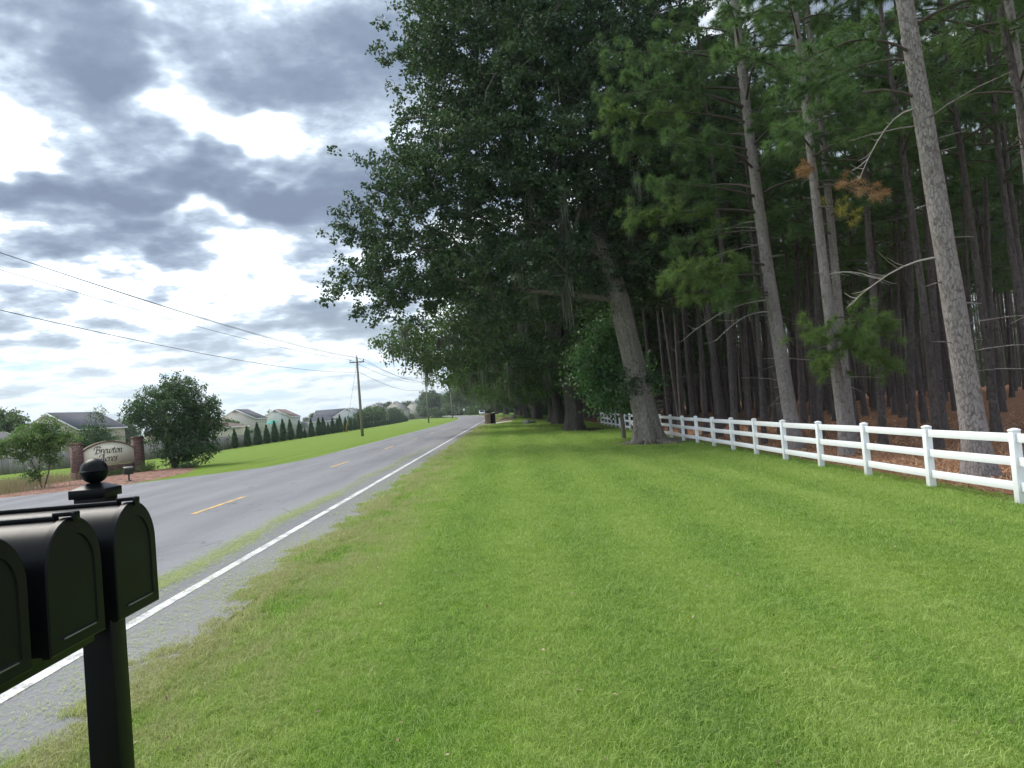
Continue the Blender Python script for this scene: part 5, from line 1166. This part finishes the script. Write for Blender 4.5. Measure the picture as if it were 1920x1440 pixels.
# broad trees in the distance
def broad(seed, H, W, leafm='oak_leaf_far', nt=170, size=.5, label=None, group=None):
    rg = np.random.default_rng(seed); lobes = [(rg.normal(0, W*.18), rg.normal(0, W*.18), H*rg.uniform(.25, .78), W*rg.uniform(.2, .36), W*rg.uniform(.2, .36), H*rg.uniform(.15, .26)) for _ in range(9)]
    return bush('broad_tree', seed, label, (0, 0, 0), [[(0, 0, 0), (.1, 0, H*.2), (.2, .1, H*.4)]], lobes, nt*2, leafm, 4, 12, size, W*.06, W*.035, W*.05, 0, 'tree', group, H*.022, 'oak_bark_far', .7)
bt = [broad(71, 11, 11), broad(72, 9, 11), broad(73, 12, 9), broad(74, 6, 9)]
GT = 'distant broad trees'
far = [(-80, 121, 0, .88, 'large dark tree at the left edge above the low grey roof'), (-82, 133, 1, .62, 'dark tree left of the slate roofed house'), (-76, 112, 3, .6, 'lighter green low tree at the left edge below the dark one'),
       (-94, 190, 1, .75, None), (-102, 192, 3, .9, None), (-74, 175, 3, .9, 'pale tree behind the slate roof, above the sign pillar'), (-66, 180, 3, .9, 'small tree just left of the spreading crape myrtle crown'), (-99, 300, 2, .9, None), (-92, 295, 0, .6, None),
       (-97, 330, 2, .85, 'tree peeking out between the tan and the sage house roofs'), (-96, 390, 0, .75, None), (-72, 410, 0, .8, None),
       (-47, 268, 3, 1.15, 'rounded olive green bush rising at the end of the houses')]
rg = np.random.default_rng(9)
for i in range(24):
    t = i/23; far.append((-92+t*70+rg.normal(0, 3), 480-40*t+rg.normal(0, 12), int(rg.integers(0, 4)), rg.uniform(.7, 1.0)*(1+.35*t), None))
for i in range(30):
    t = i/29; far.append((-46+t*66+rg.normal(0, 2), 430-60*t+rg.normal(0, 14), int(rg.integers(0, 3)), rg.uniform(1.0, 1.35), None))
for i in range(10): far.append((-52-rg.uniform(0, 14), 330+i*14, 3, rg.uniform(.6, .85), None))
for i in range(14): far.append((-130+i*10+rg.normal(0, 2), 330+rg.uniform(-20, 60), int(rg.integers(0, 4)), rg.uniform(.45, .7), None))
for i in range(16): far.append((7.5+(i % 3)*2.2-max(0, i-8)*1.3, 112+i*13, 3, .42+.1*(i % 3), 'shaded bush in the undergrowth behind the far oak trunks'))
for i in range(9): far.append((-10+i*3.6, 300-i*9, 3, .75, None))
used = [False]*4
for (x, y, kd, s, lb) in far:
    if not used[kd]: o = bt[kd]; used[kd] = True
    else: o = copy_tree(bt[kd])
    o.location = (x, y, float(zx(x))-.2); o.scale = (s, s, s*rg.uniform(.9, 1.1)); o.rotation_euler = (0, 0, rg.uniform(0, 6.28))
    if lb:
        o['label'] = lb
        if lb.startswith('shaded'): o['group'] = 'bushes in the undergrowth behind the far oaks'
    else: o['label'] = 'hazy tree in the distant tree line beyond the houses and the road end'; o['group'] = GT

# ------------------------------------------------------------------ air
hm = bpy.data.materials.new('haze'); hm.use_nodes = True; hm.node_tree.nodes.clear(); T = NT(hm.node_tree)
pv = T.new('ShaderNodeVolumePrincipled'); pv.inputs['Color'].default_value = (.80, .88, .94, 1); pv.inputs['Density'].default_value = .00022; pv.inputs['Anisotropy'].default_value = .2
T.l.new(pv.outputs[0], T.new('ShaderNodeOutputMaterial').inputs['Volume'])
b = MB(); b.box((0, 1600, 13.), (6100, 4000, 30)); hz = b.build('haze', hm); tag(hz, kind='stuff')
# ------------------------------------------------------------------ bins, stones, distant car
bn = empty('trash_bin', (-2.05, 83.4, .02), R(8), 'tan wheeled trash bin standing at the driveway mouth beside the road', 'trash bin')
b = MB(); b.box((0, 0, .52), (.56, .62, .95), None, 1.18); b.build('body', M['bin_tan'], bn, bevel=.02)
b = MB(); b.box((0, 0, 1.04), (.70, .76, .07)); b.box((0, .05, 1.09), (.55, .6, .05), None, .8); b.build('lid', M['bin_tan'], bn, bevel=.015)
for s_ in (-1, 1): b = MB(); b.tube([(s_*.24, .33, .12), (s_*.30, .33, .12)], .12, 14); b.build('wheel', M['rubber'], bn)
b = MB(); b.tube([(-.25, .42, .98), (.25, .42, .98)], .02, 6); b.build('handle', M['bin_tan'], bn)
bn2 = empty('trash_bin', (-1.5, 84.0, .0), R(-5), 'dark wheeled trash bin right behind the tan one', 'trash bin')
b = MB(); b.box((0, 0, .56), (.52, .6, 1.05), None, 1.15); b.build('body', M['bin_dark'], bn2, bevel=.02)
b = MB(); b.box((0, 0, 1.12), (.64, .72, .07)); b.box((0, .05, 1.17), (.5, .56, .05), None, .8); b.build('lid', M['bin_dark'], bn2, bevel=.015)
for s_ in (-1, 1): b = MB(); b.tube([(s_*.22, .32, .12), (s_*.28, .32, .12)], .12, 14); b.build('wheel', M['rubber'], bn2)
mbx = empty('roadside_mailbox', (-2.0, 85.3, 0), 0, 'dark mailbox on a post just above the trash bins', 'mailbox')
b = MB(); b.box((0, 0, .6), (.1, .1, 1.2)); b.build('post', M['bin_dark'], mbx)
b = MB(); b.prism([(x, 0, 1.2+z) for x, z in arch(.28, .3, 8)], (0, -.3, 0), (0, .3, 0)); b.build('box', M['bin_dark'], mbx)
def rock(x, y, s, lb, seed):
    rgx = np.random.default_rng(seed); m = MB()
    for k in range(5):
        c = rgx.normal(0, .5, 3)*s*.5; c[2] = abs(c[2])*.4; n = 8; pr = []
        u = np.linspace(-math.pi/2, math.pi/2, 6)
        m.lathe([(max(.001, s*.4*math.cos(a)*rgx.uniform(.8, 1.2)), s*.32*math.sin(a)) for a in u], tuple(c), n)
    o = m.build('stone_pile', M['stone']); o.location = (x, y, float(zg(np.array(x), np.array(y)))+.08); tag(o, lb, 'stones')
rock(2.0, 79.5, .8, 'pale stones at a culvert mouth in the dip of the lawn', 3); rock(1.0, 121, .8, 'smaller pale stones farther along the lawn swale', 4)
def car(x, y, rz, lb):
    root = empty('parked_car', (x, y, 0), rz, lb, 'car')
    m = MB(); m.prism([(-2.2, 0, .35), (2.2, 0, .35), (2.25, 0, .8), (1.3, 0, .95), (.7, 0, 1.42), (-1.0, 0, 1.45), (-1.8, 0, 1.0), (-2.2, 0, .9)], (0, -.85, 0), (0, .85, 0)); m.build('body', M['car_white'], root, bevel=.06)
    m = MB(); m.prism([(1.15, 0, .98), (.65, 0, 1.36), (-.95, 0, 1.38), (-1.6, 0, 1.02)], (0, -.87, 0), (0, .87, 0)); m.build('side_window', M['car_glass'], root)
    m = MB(); m.add([(1.26, -.7, 1.0), (1.26, .7, 1.0), (.74, .64, 1.41), (.74, -.64, 1.41)], [(0, 1, 2, 3)]); m.build('windscreen', M['car_glass'], root)
    for a in (-1.4, 1.4):
        for c_ in (-.8, .8): m = MB(); m.tube([(a, c_-.1, .33), (a, c_+.1, .33)], .33, 14); m.build('wheel', M['rubber'], root)
    for c_ in (-.6, .6): m = MB(); m.box((2.24, c_, .68), (.06, .3, .14)); m.build('headlight', M['trim_white'], root)
car(-7.2, 232, R(-88), 'small pale car far away at the end of the road')
bs = empty('street_sign', (-14.2, 262, -.05), 0, 'tiny pale sign on a post by the verge near the road bend', 'sign')
b = MB(); b.tube([(0, 0, 0), (0, 0, 2.4)], .04, 6); b.build('post', M['metal_grey'], bs)
b = MB(); b.box((0, 0, 2.2), (.6, .03, .7)); b.build('panel', M['trim_white'], bs)
